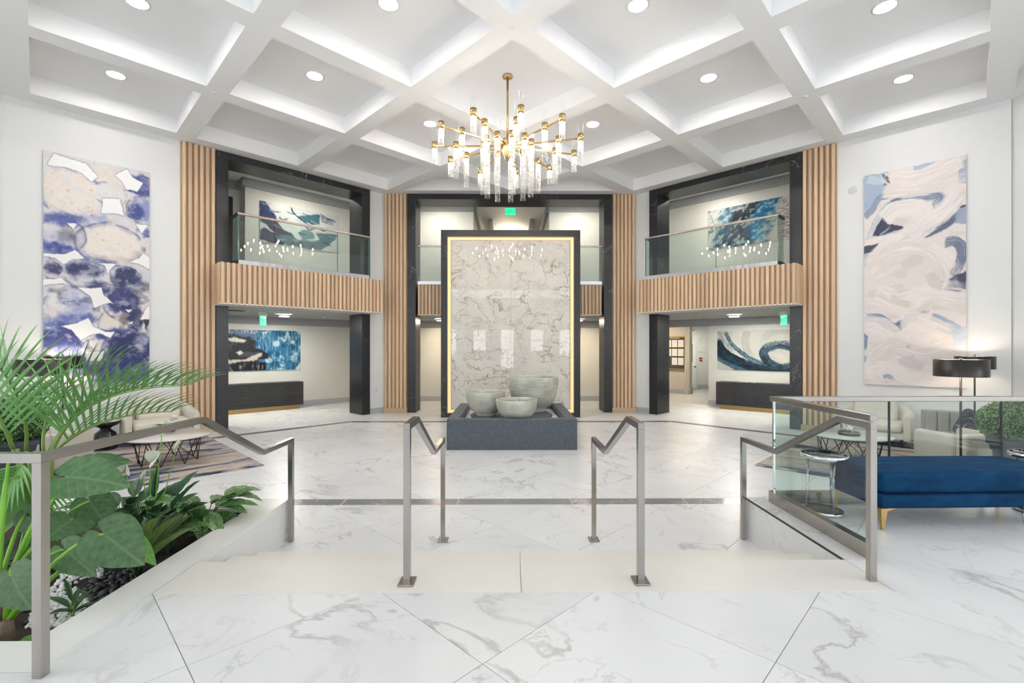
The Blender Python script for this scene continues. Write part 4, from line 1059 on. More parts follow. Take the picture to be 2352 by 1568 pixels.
# -- right tall canvas: broad blush brush strokes over slate and navy
def art_right():
    A = Art(650, 1480, 188, 428, (229, 219, 216), 2)
    bl, wh, sl, nv, lb, bg = (230, 220, 216), (238, 231, 228), (120, 132, 156), (62, 64, 86), (176, 190, 208), (206, 196, 192)
    f = fbm(A.X/160, A.Y/60, 4, 3); A.over(.5*sstep(.5, .7, f), bg)
    A.poly([(0, 0), (150, 0), (170, 90), (130, 160), (0, 290)], (160, 176, 200), 16, 60, .95, 1); A.stroke([(20, 30), (110, 60), (150, 20)], 30, [(200, 208, 220), lb], 1, 2)
    A.poly([(330, 0), (480, 0), (400, 60), (350, 70)], (166, 182, 204), 12, 40, .9); A.poly([(600, 60), (650, 30), (650, 190), (610, 170)], (158, 172, 192), 14, 40, .95)
    A.poly([(120, 10), (170, 40), (182, 90), (128, 95), (150, 70)], nv, 5, 20, .95)
    A.stroke([(0, 300), (60, 250), (110, 180), (190, 170)], 26, [sl, (150, 162, 184)], .9, 5)
    A.stroke([(60, 420), (110, 330), (190, 240), (300, 220), (400, 240)], 34, [(70, 74, 98), (100, 112, 140), sl], .95, 6)
    A.stroke([(300, 205), (420, 220), (500, 240), (470, 290)], 30, [lb, sl, (92, 104, 132)], .9, 7)
    A.poly([(60, 350), (130, 310), (170, 370), (270, 400), (220, 440), (62, 440)], (60, 62, 84), 8, 40, .97); A.stroke([(110, 440), (150, 410), (175, 390)], 8, [sl, lb], .9, 8)
    A.stroke([(30, 470), (60, 380), (130, 270), (170, 230)], 24, [(224, 218, 218), lb], .95, 9)
    A.stroke([(375, 470), (470, 450), (560, 400), (610, 330)], 34, [(58, 60, 82), (84, 92, 118), (150, 160, 182)], .97, 10)
    A.poly([(600, 330), (650, 320), (650, 440), (590, 430)], (150, 160, 182), 8, 30, .9); A.stroke([(610, 330), (650, 322)], 6, [(40, 40, 60)], 1, 11)
    A.stroke([(520, 540), (590, 545), (625, 600), (615, 690), (590, 730)], 36, [sl, (96, 104, 126), (160, 168, 186)], .95, 12)
    A.poly([(500, 800), (560, 770), (650, 740), (650, 860), (590, 862), (510, 850)], (62, 64, 88), 8, 30, .95); A.stroke([(580, 770), (600, 820), (640, 850)], 16, [(110, 122, 148), sl], .8, 13)
    A.poly([(0, 500), (100, 495), (60, 545), (0, 560)], (60, 62, 84), 6, 30, .95); A.poly([(0, 560), (40, 560), (20, 640), (0, 650)], (160, 180, 200), 8, 30, .8)
    # broad white strokes over the darks
    A.stroke([(640, 20), (500, 60), (330, 90), (180, 60)], 60, [wh, bl, (222, 212, 208)], .95, 20); A.stroke([(120, 140), (300, 170), (480, 170), (640, 150)], 44, [wh, (220, 210, 206), bl], .9, 21)
    A.stroke([(620, 230), (540, 330), (420, 400), (330, 470), (160, 540), (20, 650)], 66, [bl, wh, (214, 205, 200)], .95, 22); A.stroke([(130, 340), (220, 270), (350, 280), (400, 330), (330, 420)], 62, [bl, wh, (222, 213, 210)], .97, 23)
    A.stroke([(0, 480), (160, 450), (300, 430)], 22, [wh, bl], .8, 24); A.stroke([(430, 560), (500, 620), (560, 680)], 55, [bl, wh], .85, 25)
    A.stroke([(30, 690), (220, 600), (400, 640), (470, 760)], 105, [bl, (222, 213, 208), wh], .9, 26); A.stroke([(60, 830), (240, 900), (450, 860), (640, 900)], 90, [bl, wh, (216, 207, 202)], .9, 27)
    A.poly([(400, 740), (470, 730), (520, 790), (500, 850), (430, 820)], (206, 198, 194), 12, 50, .7, b=2); A.poly([(240, 640), (330, 600), (400, 620), (370, 680), (270, 690)], (204, 198, 196), 20, 60, .6, b=3)
    A.stroke([(180, 880), (260, 920), (330, 940)], 26, [(206, 194, 186), (222, 212, 206)], .8, 28); A.stroke([(270, 1010), (380, 980), (470, 900)], 34, [(212, 200, 194), bl], .8, 29); A.stroke([(260, 1010), (360, 1000), (420, 980)], 10, [sl, (176, 186, 200)], .7, 30)
    A.stroke([(10, 1010), (110, 1020), (200, 1080), (260, 1060), (330, 1020)], 36, [(88, 104, 138), sl, (168, 184, 206)], .95, 31, dry=.5); A.stroke([(440, 1010), (520, 1050), (600, 1110), (640, 1180)], 30, [(96, 110, 142), (150, 166, 190), lb], .9, 32)
    A.stroke([(470, 1090), (540, 1120), (620, 1130)], 14, [(112, 122, 150)], .7, 33); A.stroke([(240, 1040), (330, 1040), (440, 1080), (600, 1160)], 70, [bl, wh], .8, 34)
    A.stroke([(0, 1060), (120, 1080), (220, 1150), (280, 1250)], 70, [bl, wh, (214, 204, 198)], .85, 35); A.blob(300, 1215, 22, 16, (70, 84, 120), .5, 6, 20); A.poly([(0, 1120), (30, 1140), (20, 1230), (0, 1240)], (120, 138, 170), 8, 30, .9); A.poly([(0, 1270), (30, 1280), (10, 1320), (0, 1320)], (150, 170, 192), 6, 30, .9)
    A.stroke([(20, 1330), (200, 1230), (420, 1270), (640, 1170)], 80, [bl, (218, 208, 203), wh], .85, 36); A.poly([(220, 1310), (330, 1270), (400, 1330), (390, 1400), (270, 1390)], (206, 197, 196), 16, 50, .75, b=2)
    A.stroke([(0, 1400), (150, 1370), (330, 1420), (600, 1440)], 60, [bl, wh, (222, 212, 206)], .9, 37); A.stroke([(135, 1430), (170, 1420), (200, 1440)], 16, [(150, 166, 190), sl], .8, 38); A.poly([(560, 1120), (650, 1080), (650, 1240), (580, 1220)], (190, 202, 218), 14, 40, .7, b=2)
    return A
painting(FR, 5.0, 6.43, 1.03, 5.09, -.001, .045, art_right(), M['canvas'], 'tall canvas of blush brush strokes over navy on the right wall')

PW = 2.33
def art_ul():   # marbled indigo and teal swirls on white
    A = Art(1180, 600, 130, 66, (206, 212, 210), 3)
    nv, pu, te, gr = (28, 50, 104), (66, 66, 84), (70, 108, 122), (96, 118, 128)
    A.poly([(0, 0), (70, 0), (130, 80), (210, 190), (260, 300), (330, 380), (420, 400), (420, 470), (300, 480), (150, 400), (90, 330), (0, 300)], pu, 14, 60); A.poly([(0, 0), (70, 0), (130, 80), (225, 200), (0, 190)], nv, 10, 50)
    A.poly([(0, 420), (60, 380), (160, 430), (330, 430), (430, 400), (500, 480), (440, 560), (300, 600), (0, 570)], (70, 72, 92), 16, 70); A.poly([(200, 490), (420, 420), (520, 500), (860, 440), (1130, 330), (1000, 500), (860, 600), (380, 600)], gr, 18, 70)
    A.poly([(440, 30), (520, 120), (700, 70), (860, 30), (860, 180), (760, 220), (620, 180), (540, 140)], te, 14, 50); A.poly([(540, 380), (620, 310), (760, 330), (780, 430), (600, 480)], (112, 140, 146), 18, 60); A.poly([(800, 330), (1150, 300), (1080, 420), (880, 480)], (84, 112, 124), 12, 40)
    for k in range(26):
        x = 40+(k*137) % 1040; y = 30+(k*91) % 520
        A.stroke([(x-60, y-20), (x, y+10*math.sin(k)), (x+70, y+30*math.cos(k*2))], 9+(k % 3)*4, [(196, 206, 206), (130, 148, 158)] if k % 2 else [(52, 60, 88), (40, 50, 80)], .55, 40+k)
    A.stroke([(430, 0), (470, 90), (560, 160), (700, 230)], 10, [(24, 40, 84)], .95, 80)
    for k in range(6): A.stroke([(860+k*44, 20+k*16), (910+k*40, 50+k*9), (890+k*30, 120-k*9), (930+k*30, 150)], 9, [(44, 56, 96), te], .8, 90+k)
    return A
def art_ur():   # teal and black impasto
    A = Art(1180, 600, 130, 66, (196, 198, 192), 4)
    t = A.X*.75-A.Y*.9
    f = fbm(A.X/45+A.Y/80, A.Y/45, 5, 4); f2 = fbm(A.X/120, A.Y/120, 4, 7)
    A.over(sstep(.30, .5, f2+.15)*sstep(100, 330, A.X+.2*A.Y)*(1-sstep(930, 1100, A.X+.3*A.Y)), (92, 132, 150))
    A.poly([(250, 0), (620, 0), (560, 200), (420, 420), (300, 600), (60, 600), (160, 330), (330, 150)], (60, 88, 108), 50, 90, .9); A.poly([(420, 40), (700, 0), (820, 20), (640, 200), (480, 260), (350, 230)], (12, 26, 40), 40, 60, .95); A.poly([(360, 260), (700, 250), (620, 520), (330, 560)], (66, 68, 76), 40, 80, .9)
    A.poly([(740, 0), (1000, 0), (900, 200), (640, 480), (560, 560), (590, 330)], (28, 104, 152), 40, 80, .92); A.blob(700, 470, 90, 80, (46, 130, 178), .4); A.poly([(180, 300), (330, 230), (300, 600), (40, 600)], (74, 96, 116), 40, 70, .85)
    A.over(.6*sstep(.54, .62, f), (206, 214, 212)); A.over(.5*sstep(.42, .36, f), (30, 58, 80)); A.over(.9*sstep(980, 1090, A.X+.35*A.Y+120*(f-.5)), (212, 204, 196))
    for k in range(20): A.stroke([(960+(k*53) % 220, 20+k*28), (1000+(k*53) % 200, 60+k*26), (990+(k*41) % 200, 90+k*26)], 4, [(60, 72, 84)], .6, 50+k)
    for k in range(10): A.stroke([(20+k*14, 40+k*30), (60+k*10, 90+k*28), (50+k*16, 140+k*26)], 4, [(110, 122, 128)], .6, 80+k)
    return A
def art_ll():   # black form over drippy blue
    A = Art(1180, 600, 130, 66, (52, 110, 150), 5)
    f = fbm(A.X/90, A.Y/110, 5, 3); A.over(sstep(.5, .66, f), (176, 202, 214)); f = fbm(A.X/60+30, A.Y/90, 5, 6); A.over(sstep(.52, .64, f)*.8, (18, 74, 118)); f = fbm(A.X/9, A.Y/160, 4, 9); A.over(.45*sstep(.56, .66, f), (206, 222, 228))
    A.over((A.X < 560)*(A.Y < 130)*.9, (74, 96, 134)); A.over((A.X < 560)*(A.Y < 60)*.7*sstep(.5, .6, fbm(A.X/8, A.Y/50, 3, 4)), (170, 182, 204))
    A.poly([(0, 130), (90, 100), (180, 60), (300, 65), (380, 110), (480, 100), (555, 160), (560, 270), (650, 300), (730, 360), (720, 420), (600, 440), (640, 520), (720, 600), (0, 600)], (30, 30, 38), 14, 50)
    f = fbm(A.X/70, A.Y/60, 4, 13); A.over((A.C.mean(-1) < 60)*sstep(.5, .62, f)*.7, (72, 70, 76))
    A.poly([(170, 130), (290, 110), (440, 150), (410, 185), (250, 180)], (198, 196, 182), 10, 30); A.poly([(310, 330), (370, 300), (400, 340), (350, 370)], (196, 196, 188), 8, 20); A.poly([(60, 460), (150, 400), (260, 440), (420, 430), (560, 360), (640, 330), (650, 380), (540, 450), (380, 470), (120, 500)], (206, 200, 184), 16, 30, .9)
    A.poly([(300, 470), (700, 470), (700, 600), (250, 600)], (10, 14, 20), 24, 40, .9); f = fbm(A.X/26, A.Y/90, 5, 17); A.over(sstep(470, 540, A.Y+60*(f-.5))*(A.X < 720)*sstep(.55, .68, f)*.7, (170, 172, 170)); A.poly([(1040, 150), (1100, 160), (1080, 210), (1030, 190)], (190, 208, 214), 6, 20); A.poly([(1120, 560), (1180, 500), (1180, 600), (1100, 600)], (210, 220, 224), 6, 20)
    return A
def art_lr():   # big dark swoosh curling into a ring
    A = Art(1180, 600, 130, 66, (190, 190, 184), 6)
    f = fbm(A.X/120, A.Y/90, 4, 2); A.over(.4*sstep(.45, .65, f), (206, 205, 198))
    A.stroke([(430, 0), (400, 150), (430, 330), (520, 420)], 60, [(164, 165, 162), (176, 177, 172)], .9, 2); A.stroke([(1180, 20), (800, 10), (680, 90), (640, 200)], 60, [(170, 171, 167), (182, 182, 177)], .8, 3)
    A.poly([(0, 330), (120, 420), (330, 560), (430, 600), (0, 600)], (200, 199, 192), 6, 40)
    A.stroke([(-60, 120), (60, 330), (250, 480), (480, 570), (760, 590), (1000, 590), (1240, 600)], 105, [(8, 14, 24), (14, 28, 42), (34, 62, 82), (12, 24, 38)], .98, 4, bristle=.8); A.stroke([(110, 0), (200, 190), (360, 350), (560, 470), (740, 520)], 34, [(10, 18, 28), (52, 82, 102), (120, 146, 158), (16, 30, 44)], .95, 5); A.stroke([(20, 0), (90, 150), (210, 300)], 30, [(120, 140, 150), (180, 184, 182), (40, 60, 76)], .8, 6); A.stroke([(-20, 420), (130, 500), (330, 590), (460, 620)], 32, [(40, 78, 100), (84, 116, 134), (20, 40, 56)], .9, 7)
    A.stroke([(860, 560), (700, 470), (640, 330), (740, 240), (920, 230), (1060, 300), (1100, 420), (1030, 520), (900, 560)], 66, [(10, 16, 28), (24, 52, 70), (70, 100, 116), (14, 28, 42)], .97, 8, bristle=.9, dry=.05); A.stroke([(640, 250), (800, 190), (980, 200), (1090, 280)], 26, [(30, 50, 66), (180, 184, 182), (60, 84, 100)], .75, 9)
    A.poly([(780, 350), (840, 330), (930, 370), (960, 430), (930, 480), (860, 470), (800, 410)], (202, 200, 192), 6, 40)
    A.over(sstep(560, 600, A.Y)*(A.X > 500), (16, 22, 34))
    return A
painting(FL, -2.15, .18, 4.74, 5.90, DL-.001, .025, art_ul(), M['acrylicprint'], 'indigo and teal marbled painting behind the left balcony glass')
painting(FR, .77, 3.10, 4.70, 5.88, DR-.001, .025, art_ur(), M['acrylicprint'], 'teal and black textured painting behind the right balcony glass')
painting(FL, -3.36, -1.03, 1.10, 2.24, DL-.001, .025, art_ll(), M['acrylicprint'], 'black and blue painting over the left black cabinet')
painting(FR, 1.06, 3.39, 1.10, 2.24, DR-.001, .025, art_lr(), M['acrylicprint'], 'pale painting of a dark ring swoosh over the right black cabinet')
# ---------------------------------------------------------------- furniture
M['cabinet'] = simple('black_stained_wood', (0.040, 0.040, 0.043, 1), .4, noise=.15, nscale=20)
M['cream_fab'] = simple('cream_boucle', (0.72, 0.67, 0.59, 1), .9, noise=.05, nscale=160, bump=.25, sheen=.2)
M['beige_fab'] = simple('oat_boucle', (0.60, 0.56, 0.49, 1), .95, noise=.10, nscale=140, bump=.5, sheen=.2)
M['grey_fab'] = simple('greige_velvet', (0.36, 0.335, 0.305, 1), .8, noise=.05, nscale=60, sheen=.4)
M['leg'] = simple('black_leg', (.015, .014, .013, 1), .4)
def velvet():
    m, nt, b = nmat('blue_velvet')
    tc = N(nt, 'ShaderNodeTexCoord'); mp = N(nt, 'ShaderNodeMapping'); mp.inputs['Scale'].default_value = (2.2, 7.0, 4.0); mp.inputs['Rotation'].default_value = (0, 0, .35); L(nt, tc.outputs['Object'], mp.inputs['Vector'])
    nz = N(nt, 'ShaderNodeTexNoise', Scale=2.2, Detail=5.0, Distortion=.8); L(nt, mp.outputs[0], nz.inputs['Vector'])
    rp = ramp(nt, [(.3, (0.0015, 0.024, 0.070, 1)), (.7, (0.002, 0.047, 0.125, 1))]); L(nt, nz.outputs['Fac'], rp.inputs[0]); L(nt, rp.outputs[0], b.inputs['Base Color'])
    b.inputs['Roughness'].default_value = .85; b.inputs['Specular IOR Level'].default_value = .15; b.inputs['Sheen Weight'].default_value = .04; b.inputs['Sheen Roughness'].default_value = .35; b.inputs['Sheen Tint'].default_value = (0.10, 0.35, 0.65, 1)
    mp2 = N(nt, 'ShaderNodeMapping'); mp2.inputs['Scale'].default_value = (1.2, 16, 3); mp2.inputs['Rotation'].default_value = (0, 0, .22); L(nt, tc.outputs['Object'], mp2.inputs['Vector'])
    n2 = N(nt, 'ShaderNodeTexNoise', Scale=1.4, Detail=3.0); L(nt, mp2.outputs[0], n2.inputs['Vector'])
    bp = N(nt, 'ShaderNodeBump', Strength=.55, Distance=.03); L(nt, n2.outputs['Fac'], bp.inputs['Height']); L(nt, bp.outputs[0], b.inputs['Normal'])
    return m
M['velvet'] = velvet()
def puff(x0, x1, y0, y1, z0, z1, r, puffz=.0, seg=4, n=10, mb=None):
    """soft cushion: rounded box with a slightly crowned top"""
    bm = bmesh.new(); bmesh.ops.create_cube(bm, size=1.0)
    for v in bm.verts: v.co = Vector((v.co.x*(x1-x0), v.co.y*(y1-y0), v.co.z*(z1-z0)))
    bmesh.ops.bevel(bm, geom=list(bm.edges), offset=r, segments=seg, profile=.5, affect='EDGES')
    big = [f for f in bm.faces if f.calc_area() > .02]
    ed = list({e for f in big for e in f.edges})
    bmesh.ops.subdivide_edges(bm, edges=ed, cuts=n, use_grid_fill=True)
    for v in bm.verts:
        a, b_, c = v.co.x/(x1-x0)*2, v.co.y/(y1-y0)*2, v.co.z/(z1-z0)*2
        if c > .5: v.co.z += puffz*(1-a*a)*(1-b_*b_)*1.0
        v.co += Vector(((x0+x1)/2, (y0+y1)/2, (z0+z1)/2))
    bm.verts.index_update(); mb = mb or MB()
    mb.add([v.co[:] for v in bm.verts], [[v.index for v in f.verts] for f in bm.faces], True); bm.free(); return mb

# black fluted cabinets on gold plinths
def cabinet(F, sgn, s0, d0, label, nd=4, dw=.517):
    xa, xb = sorted((sgn*s0, sgn*(s0+nd*dw)))
    c = empty('fluted_cabinet', mat4=F @ Matrix.Translation((xa, d0, 0)), label=label, cat='cabinet', group='black fluted cabinets')
    w, dp, z0, z1 = xb-xa, .48, .115, .77
    MB().box(0, w, .02, dp, z0, z1-.012).build('carcass', M['cabinet'], c)
    MB().box(-.004, w+.004, 0, dp, z1-.012, z1).build('top', M['cabinet'], c)
    MB().box(.09, w-.09, .06, dp-.04, 0, z0).build('plinth', M['gold'], c)
    rib = MB(); nr = 17; st_ = (z1-.014-z0)/nr
    for i in range(nr):
        za = z0+i*st_; rib.add([(x, y, z) for x in (.003, dw-.003) for y, z in ((.02, za), (.0, za+.004), (0, za+st_-.012), (.02, za+st_-.006))], [(0, 1, 5, 4), (1, 2, 6, 5), (2, 3, 7, 6), (0, 3, 2, 1), (4, 5, 6, 7)])
    me = rib.mesh('fluted_door', M['cabinet'])
    for i in range(nd): link('fluted_door', me, c, loc=(i*dw, 0, 0))
    for x, r in ((0, -1), (w, 1)):
        e = MB()
        for i in range(nr):
            za = z0+i*st_; e.box(min(0, r*.012), max(0, r*.012), .02, dp, za, za+st_-.010)
        e.build('end_ribs', M['cabinet'], c, loc=(x, 0, 0))
    return c
cabinet(FL, -1, 1.176, 2.425, 'black fluted cabinet on gold plinth in the left alcove')
cabinet(FR, 1, 1.25, 2.33, 'black fluted cabinet on gold plinth in the right alcove')
bk = empty('open_magazine', mat4=FR @ Matrix.Translation((2.05, 2.5, .771)) @ Matrix.Rotation(.2, 4, 'Z'), label='open magazine lying on the right black cabinet', cat='magazine')
for sx in (-1, 1):
    P = [[(sx*(.004+.20*t), y, .006+.022*math.sin(math.pi*min(1, t*1.25))*(1-t*.5)) for y in (-.14, .14)] for t in np.linspace(0, 1, 8)]
    MB().grid(P).build('page', M['white'], bk)
MB().box(-.21, .21, -.142, .142, 0, .004).build('cover', M['bronze'], bk)
# low dark tray on the left cabinet top
# ---- rugs
def rugmat():
    m, nt, b = nmat('abstract_rug')
    tc = N(nt, 'ShaderNodeTexCoord'); mp = N(nt, 'ShaderNodeMapping'); mp.inputs['Scale'].default_value = (.42, 1.9, 1); L(nt, tc.outputs['Object'], mp.inputs['Vector'])
    n1 = N(nt, 'ShaderNodeTexNoise', Scale=1.5, Detail=8.0, Roughness=.70, Distortion=.9); L(nt, mp.outputs[0], n1.inputs['Vector'])
    rp = ramp(nt, [(.36, srgb(36, 40, 62)), (.43, srgb(52, 60, 88)), (.46, srgb(116, 128, 148)), (.50, srgb(176, 164, 152)), (.58, srgb(196, 178, 160)), (.63, srgb(140, 144, 156)), (.68, srgb(56, 62, 88))]); L(nt, n1.outputs['Fac'], rp.inputs[0])
    L(nt, rp.outputs[0], b.inputs['Base Color']); b.inputs['Roughness'].default_value = .95
    n2 = N(nt, 'ShaderNodeTexNoise', Scale=220.0, Detail=2.0); L(nt, tc.outputs['Object'], n2.inputs['Vector']); bp = N(nt, 'ShaderNodeBump', Strength=.5, Distance=.006); L(nt, n2.outputs['Fac'], bp.inputs['Height']); L(nt, bp.outputs[0], b.inputs['Normal'])
    return m
M['rug'] = rugmat()
def rug(x, y, ang, w, d, label):
    r = MB().rbox(0, w, min(0, d), max(0, d), 0.0, .012, .004, 1, False).build('area_rug', M['rug'], loc=(x, y, .001), rot=(0, 0, ang)); tag(r, label, 'rug', 'abstract area rugs'); return r
rug(-3.58, 6.91, math.radians(225), 3.1, -3.7, 'beige and navy abstract rug under the left coffee table')
rug(3.63, 6.86, math.radians(-45), 3.1, 3.7, 'beige and navy abstract rug under the right coffee table')

# ---- floor lamps
def lamp(x, y, label, ztop=1.592):
    l = empty('floor_lamp', (x, y, .013), label=label, cat='floor lamp', group='drum shade floor lamps')
    z1, z0, r = ztop-.013, ztop-.013-.205, .252
    MB().lathe([(.001, 0), (.15, 0), (.15, .012), (.02, .022), (.001, .022)], 28).build('base', M['bronze'], l)
    MB().cyl((0, 0, .02), (0, 0, z1+.005), .012, 12).build('pole', M['bronze'], l)
    MB().lathe([(r, z0), (r, z1), (r-.004, z1), (r-.004, z0), (r, z0)], 48).build('shade', M['bronze'], l)
    MB().lathe([(.001, z1-.012), (r-.006, z1-.012)], 40).build('diffuser', M['white'], l) if False else None
    sp = MB()
    for k in range(3):
        a = k*2.094; sp.cyl((0, 0, z1-.02), ((r-.004)*math.cos(a), (r-.004)*math.sin(a), z1-.02), .003, 6)
    sp.build('spider', M['bronze'], l)
    MB().lathe([(.001, z1+.03), (.014, z1+.028), (.016, z1+.004), (.001, z1+.002)], 12).build('finial', M['bronze'], l)
    for a in (0, math.pi):
        MB().lathe([(.001, 0), (.02, .02), (.026, .05), (.016, .085), (.001, .1)], 12).build('bulb', M['lampglow'], l, loc=(.09*math.cos(a), .09*math.sin(a), z0+.07))
    MB().lathe([(r-.008, z0+.004), (r-.008, z1-.004)], 40).build('shade_lining', M['white'], l)
lamp(5.44, 5.58, 'dark drum floor lamp standing nearer, in front of the oat armchair')
lamp(7.70, 7.66, 'dark drum floor lamp in the right corner by the wall')
lamp(-5.80, 5.86, 'dark drum floor lamp behind the palm, the nearer of two')
lamp(-7.55, 8.0, 'dark drum floor lamp in the left corner by the wall')

# ---- cream barrel armchairs against the diagonal walls
def barrel_chair(F, s, d, label, plabel):
    c = empty('barrel_armchair', mat4=F @ Matrix.Translation((s, d, .001)), label=label, cat='armchair', group='cream barrel armchairs')
    hw, th = .56, .13; path = []
    for t in np.linspace(0, 1, 33):
        a = math.pi*t; ca, sa = math.cos(a), math.sin(a)
        x = (hw-th/2)*math.copysign(abs(ca)**.62, ca); y = -.02+.40*abs(sa)**.7
        path.append((x, y, t))
    path = [(hw-th/2, -.40, 0), (hw-th/2, -.2, 0)]+path+[(-hw+th/2, -.2, 1), (-hw+th/2, -.40, 1)]
    P = []
    for k, (x, y, t) in enumerate(path):
        x0, y0, _ = path[max(k-1, 0)]; x1, y1, _ = path[min(k+1, len(path)-1)]
        tx, ty = x1-x0, y1-y0; l = math.hypot(tx, ty); nx, ny = -ty/l, tx/l
        h = .575+.17*math.sin(math.pi*t)**1.3; row = []
        e = 1.0 if 0 < k < len(path)-1 else .55
        for a, z in ((-.42, .14), (-.5, .18), (-.5, h-.08), (-.36, h-.02), (0, h), (.36, h-.02), (.5, h-.08), (.5, .18), (.42, .14)):
            row.append((x+nx*a*th*1.25*e, y+ny*a*th*1.25*e, z*(1 if e == 1 else .97)))
        P.append(row)
    m = MB().grid(P); n = len(P[0]); m.add(P[0], [tuple(range(n))]); m.add(P[-1], [tuple(range(n))])
    m.build('shell', M['cream_fab'], c)
    puff(-hw+.1, hw-.1, -.36, .34, .14, .27, .03).build('seat_base', M['cream_fab'], c)
    puff(-hw+.13, hw-.13, -.42, .24, .27, .42, .06, .02).build('seat_cushion', M['cream_fab'], c)
    for x in (-.42, .42):
        for y in (-.32, .28):
            MB().cyl((x, y, .15), (x, y, .0), .026, 10, .015).build('leg', M['leg'], c)
    pl = puff(-.33, .33, -.085, .085, -.22, .22, .08, .0).build('back_pillow', M['cream_fab'], c, loc=(.0, .17, .60), rot=(-.18, 0, 0))
    return c
barrel_chair(FL, -4.97, -.62, 'cream barrel armchair below the left tall painting', '')
barrel_chair(FR, 5.22, -.62, 'cream barrel armchair below the right tall painting', '')

# ---- oat boucle club chairs
def boucle_chair(x, y, rz, label):
    c = empty('boucle_chair', (x, y, .001), rz, label, 'armchair', 'oat boucle chairs')
    puff(-.38, .38, -.36, -.20, .08, .60, .05).build('backrest', M['beige_fab'], c)
    puff(-.40, -.25, -.20, .38, .08, .575, .05).build('arm', M['beige_fab'], c); puff(.25, .40, -.20, .38, .08, .575, .05).build('arm', M['beige_fab'], c)
    puff(-.25, .25, -.20, .36, .10, .30, .03).build('seat_base', M['beige_fab'], c); puff(-.245, .245, -.19, .40, .30, .43, .05, .02).build('seat_cushion', M['beige_fab'], c)
    for sx in (-.33, .33):
        for sy in (-.30, .30): MB().cyl((sx, sy, .09), (sx, sy, 0), .022, 10, .016).build('leg', M['leg'], c)
    return c
boucle_chair(6.26, 6.36, .06, 'oat boucle club chair seen from behind the blue bench')
boucle_chair(-6.42, 6.50, -.06, 'oat boucle club chair half hidden behind the palm')

# ---- greige channel-back chair with a dark cushion
cb = empty('channel_chair', (7.12, 7.02, .001), math.radians(-32), 'greige velvet chair with vertical channel back in the right corner group', 'armchair')
for i in range(8):
    MB().rbox(-.60+i*.15+.002, -.60+(i+1)*.15-.002, .10, .27, .30, .74, .035, 3).build('back_channel', M['grey_fab'], cb)
MB().rbox(-.62, .62, .25, .31, .12, .73, .02, 2).build('back_panel', M['grey_fab'], cb)
puff(-.58, .58, -.32, .14, .14, .42, .05, .01).build('seat', M['grey_fab'], cb)
for x in (-.5, .5):
    for y in (-.24, .22): MB().cyl((x, y, .15), (x, y, 0), .02, 10, .014).build('leg', M['leg'], cb)
def linecloth():
    m, nt, b = nmat('navy_line_cloth')
    tc = N(nt, 'ShaderNodeTexCoord'); nz = N(nt, 'ShaderNodeTexNoise', Scale=3.0, Detail=1.0, Distortion=.6); L(nt, tc.outputs['Object'], nz.inputs['Vector'])
    mu = N(nt, 'ShaderNodeMath', operation='MULTIPLY'); mu.inputs[1].default_value = 16.0; L(nt, nz.outputs['Fac'], mu.inputs[0]); fr = N(nt, 'ShaderNodeMath', operation='FRACT'); L(nt, mu.outputs[0], fr.inputs[0])
    rp = ramp(nt, [(0, srgb(150, 150, 158)), (.05, srgb(150, 150, 158)), (.09, srgb(38, 42, 58)), (1, srgb(38, 42, 58))]); L(nt, fr.outputs[0], rp.inputs[0]); L(nt, rp.outputs[0], b.inputs['Base Color']); b.inputs['Roughness'].default_value = .9
    return m
M['linecloth'] = linecloth()
cu = puff(-.21, .21, -.07, .07, -.21, .21, .065).build('scatter_cushion', M['linecloth'], loc=(6.90, 6.86, .57), rot=(-.3, .5, math.radians(-30)))
tag(cu, 'navy scatter cushion with pale lines on the channel-back chair', 'cushion')

# ---- round marble coffee tables on wire bases
M['topmarble'] = marble('table_marble', (.72, .70, .66, 1), (.40, .37, .33, 1), 2.0, .02, .15, .6, per_object=False)
def coffee_table(x, y, label):
    c = empty('coffee_table', (x, y, .013), label=label, cat='coffee table', group='round marble coffee tables')
    MB().lathe([(.001, .385), (.53, .385), (.55, .395), (.55, .405), (.545, .41), (.001, .41)], 56).build('table_top', M['topmarble'], c)
    n = 8
    for k in range(n):
        a, b = 2*math.pi*k/n, 2*math.pi*(k+.5)/n; c2 = 2*math.pi*(k+1)/n
        MB().cyl((.42*math.cos(a), .42*math.sin(a), .384), (.37*math.cos(b), .37*math.sin(b), .004), .006, 6).build('leg_rod', M['black'], c)
        MB().cyl((.42*math.cos(c2), .42*math.sin(c2), .384), (.37*math.cos(b), .37*math.sin(b), .004), .006, 6).build('leg_rod', M['black'], c)
        MB().cyl((.37*math.cos(b), .37*math.sin(b), .006), (.12*math.cos(b+2.2), .12*math.sin(b+2.2), .384), .005, 6).build('brace_rod', M['gold' if k % 2 else 'black'], c)
    return c
coffee_table(-5.12, 7.10, 'round pale marble coffee table on wire legs, left rug')
coffee_table(5.20, 7.10, 'round pale marble coffee table on wire legs, right rug')

# ---- black marble pedestal side table
pt = empty('pedestal_table', (-6.85, 8.02, .001), label='black marble hourglass side table beside the left cream armchair', cat='side table')
M['blackmarble'] = marble('black_marble', (.012, .012, .013, 1), (.30, .30, .30, 1), 3.0, .008, .12, .8, per_object=False)
MB().lathe([(.001, 0), (.15, 0), (.165, .05), (.165, .20), (.14, .29), (.075, .345), (.07, .365), (.10, .39), (.17, .42), (.205, .455), (.205, .485), (.001, .485)], 40).build('pedestal', M['blackmarble'], pt)
MB().lathe([(.001, .485), (.195, .485), (.195, .497), (.001, .498)], 40).build('table_top', M['topmarble'], pt)

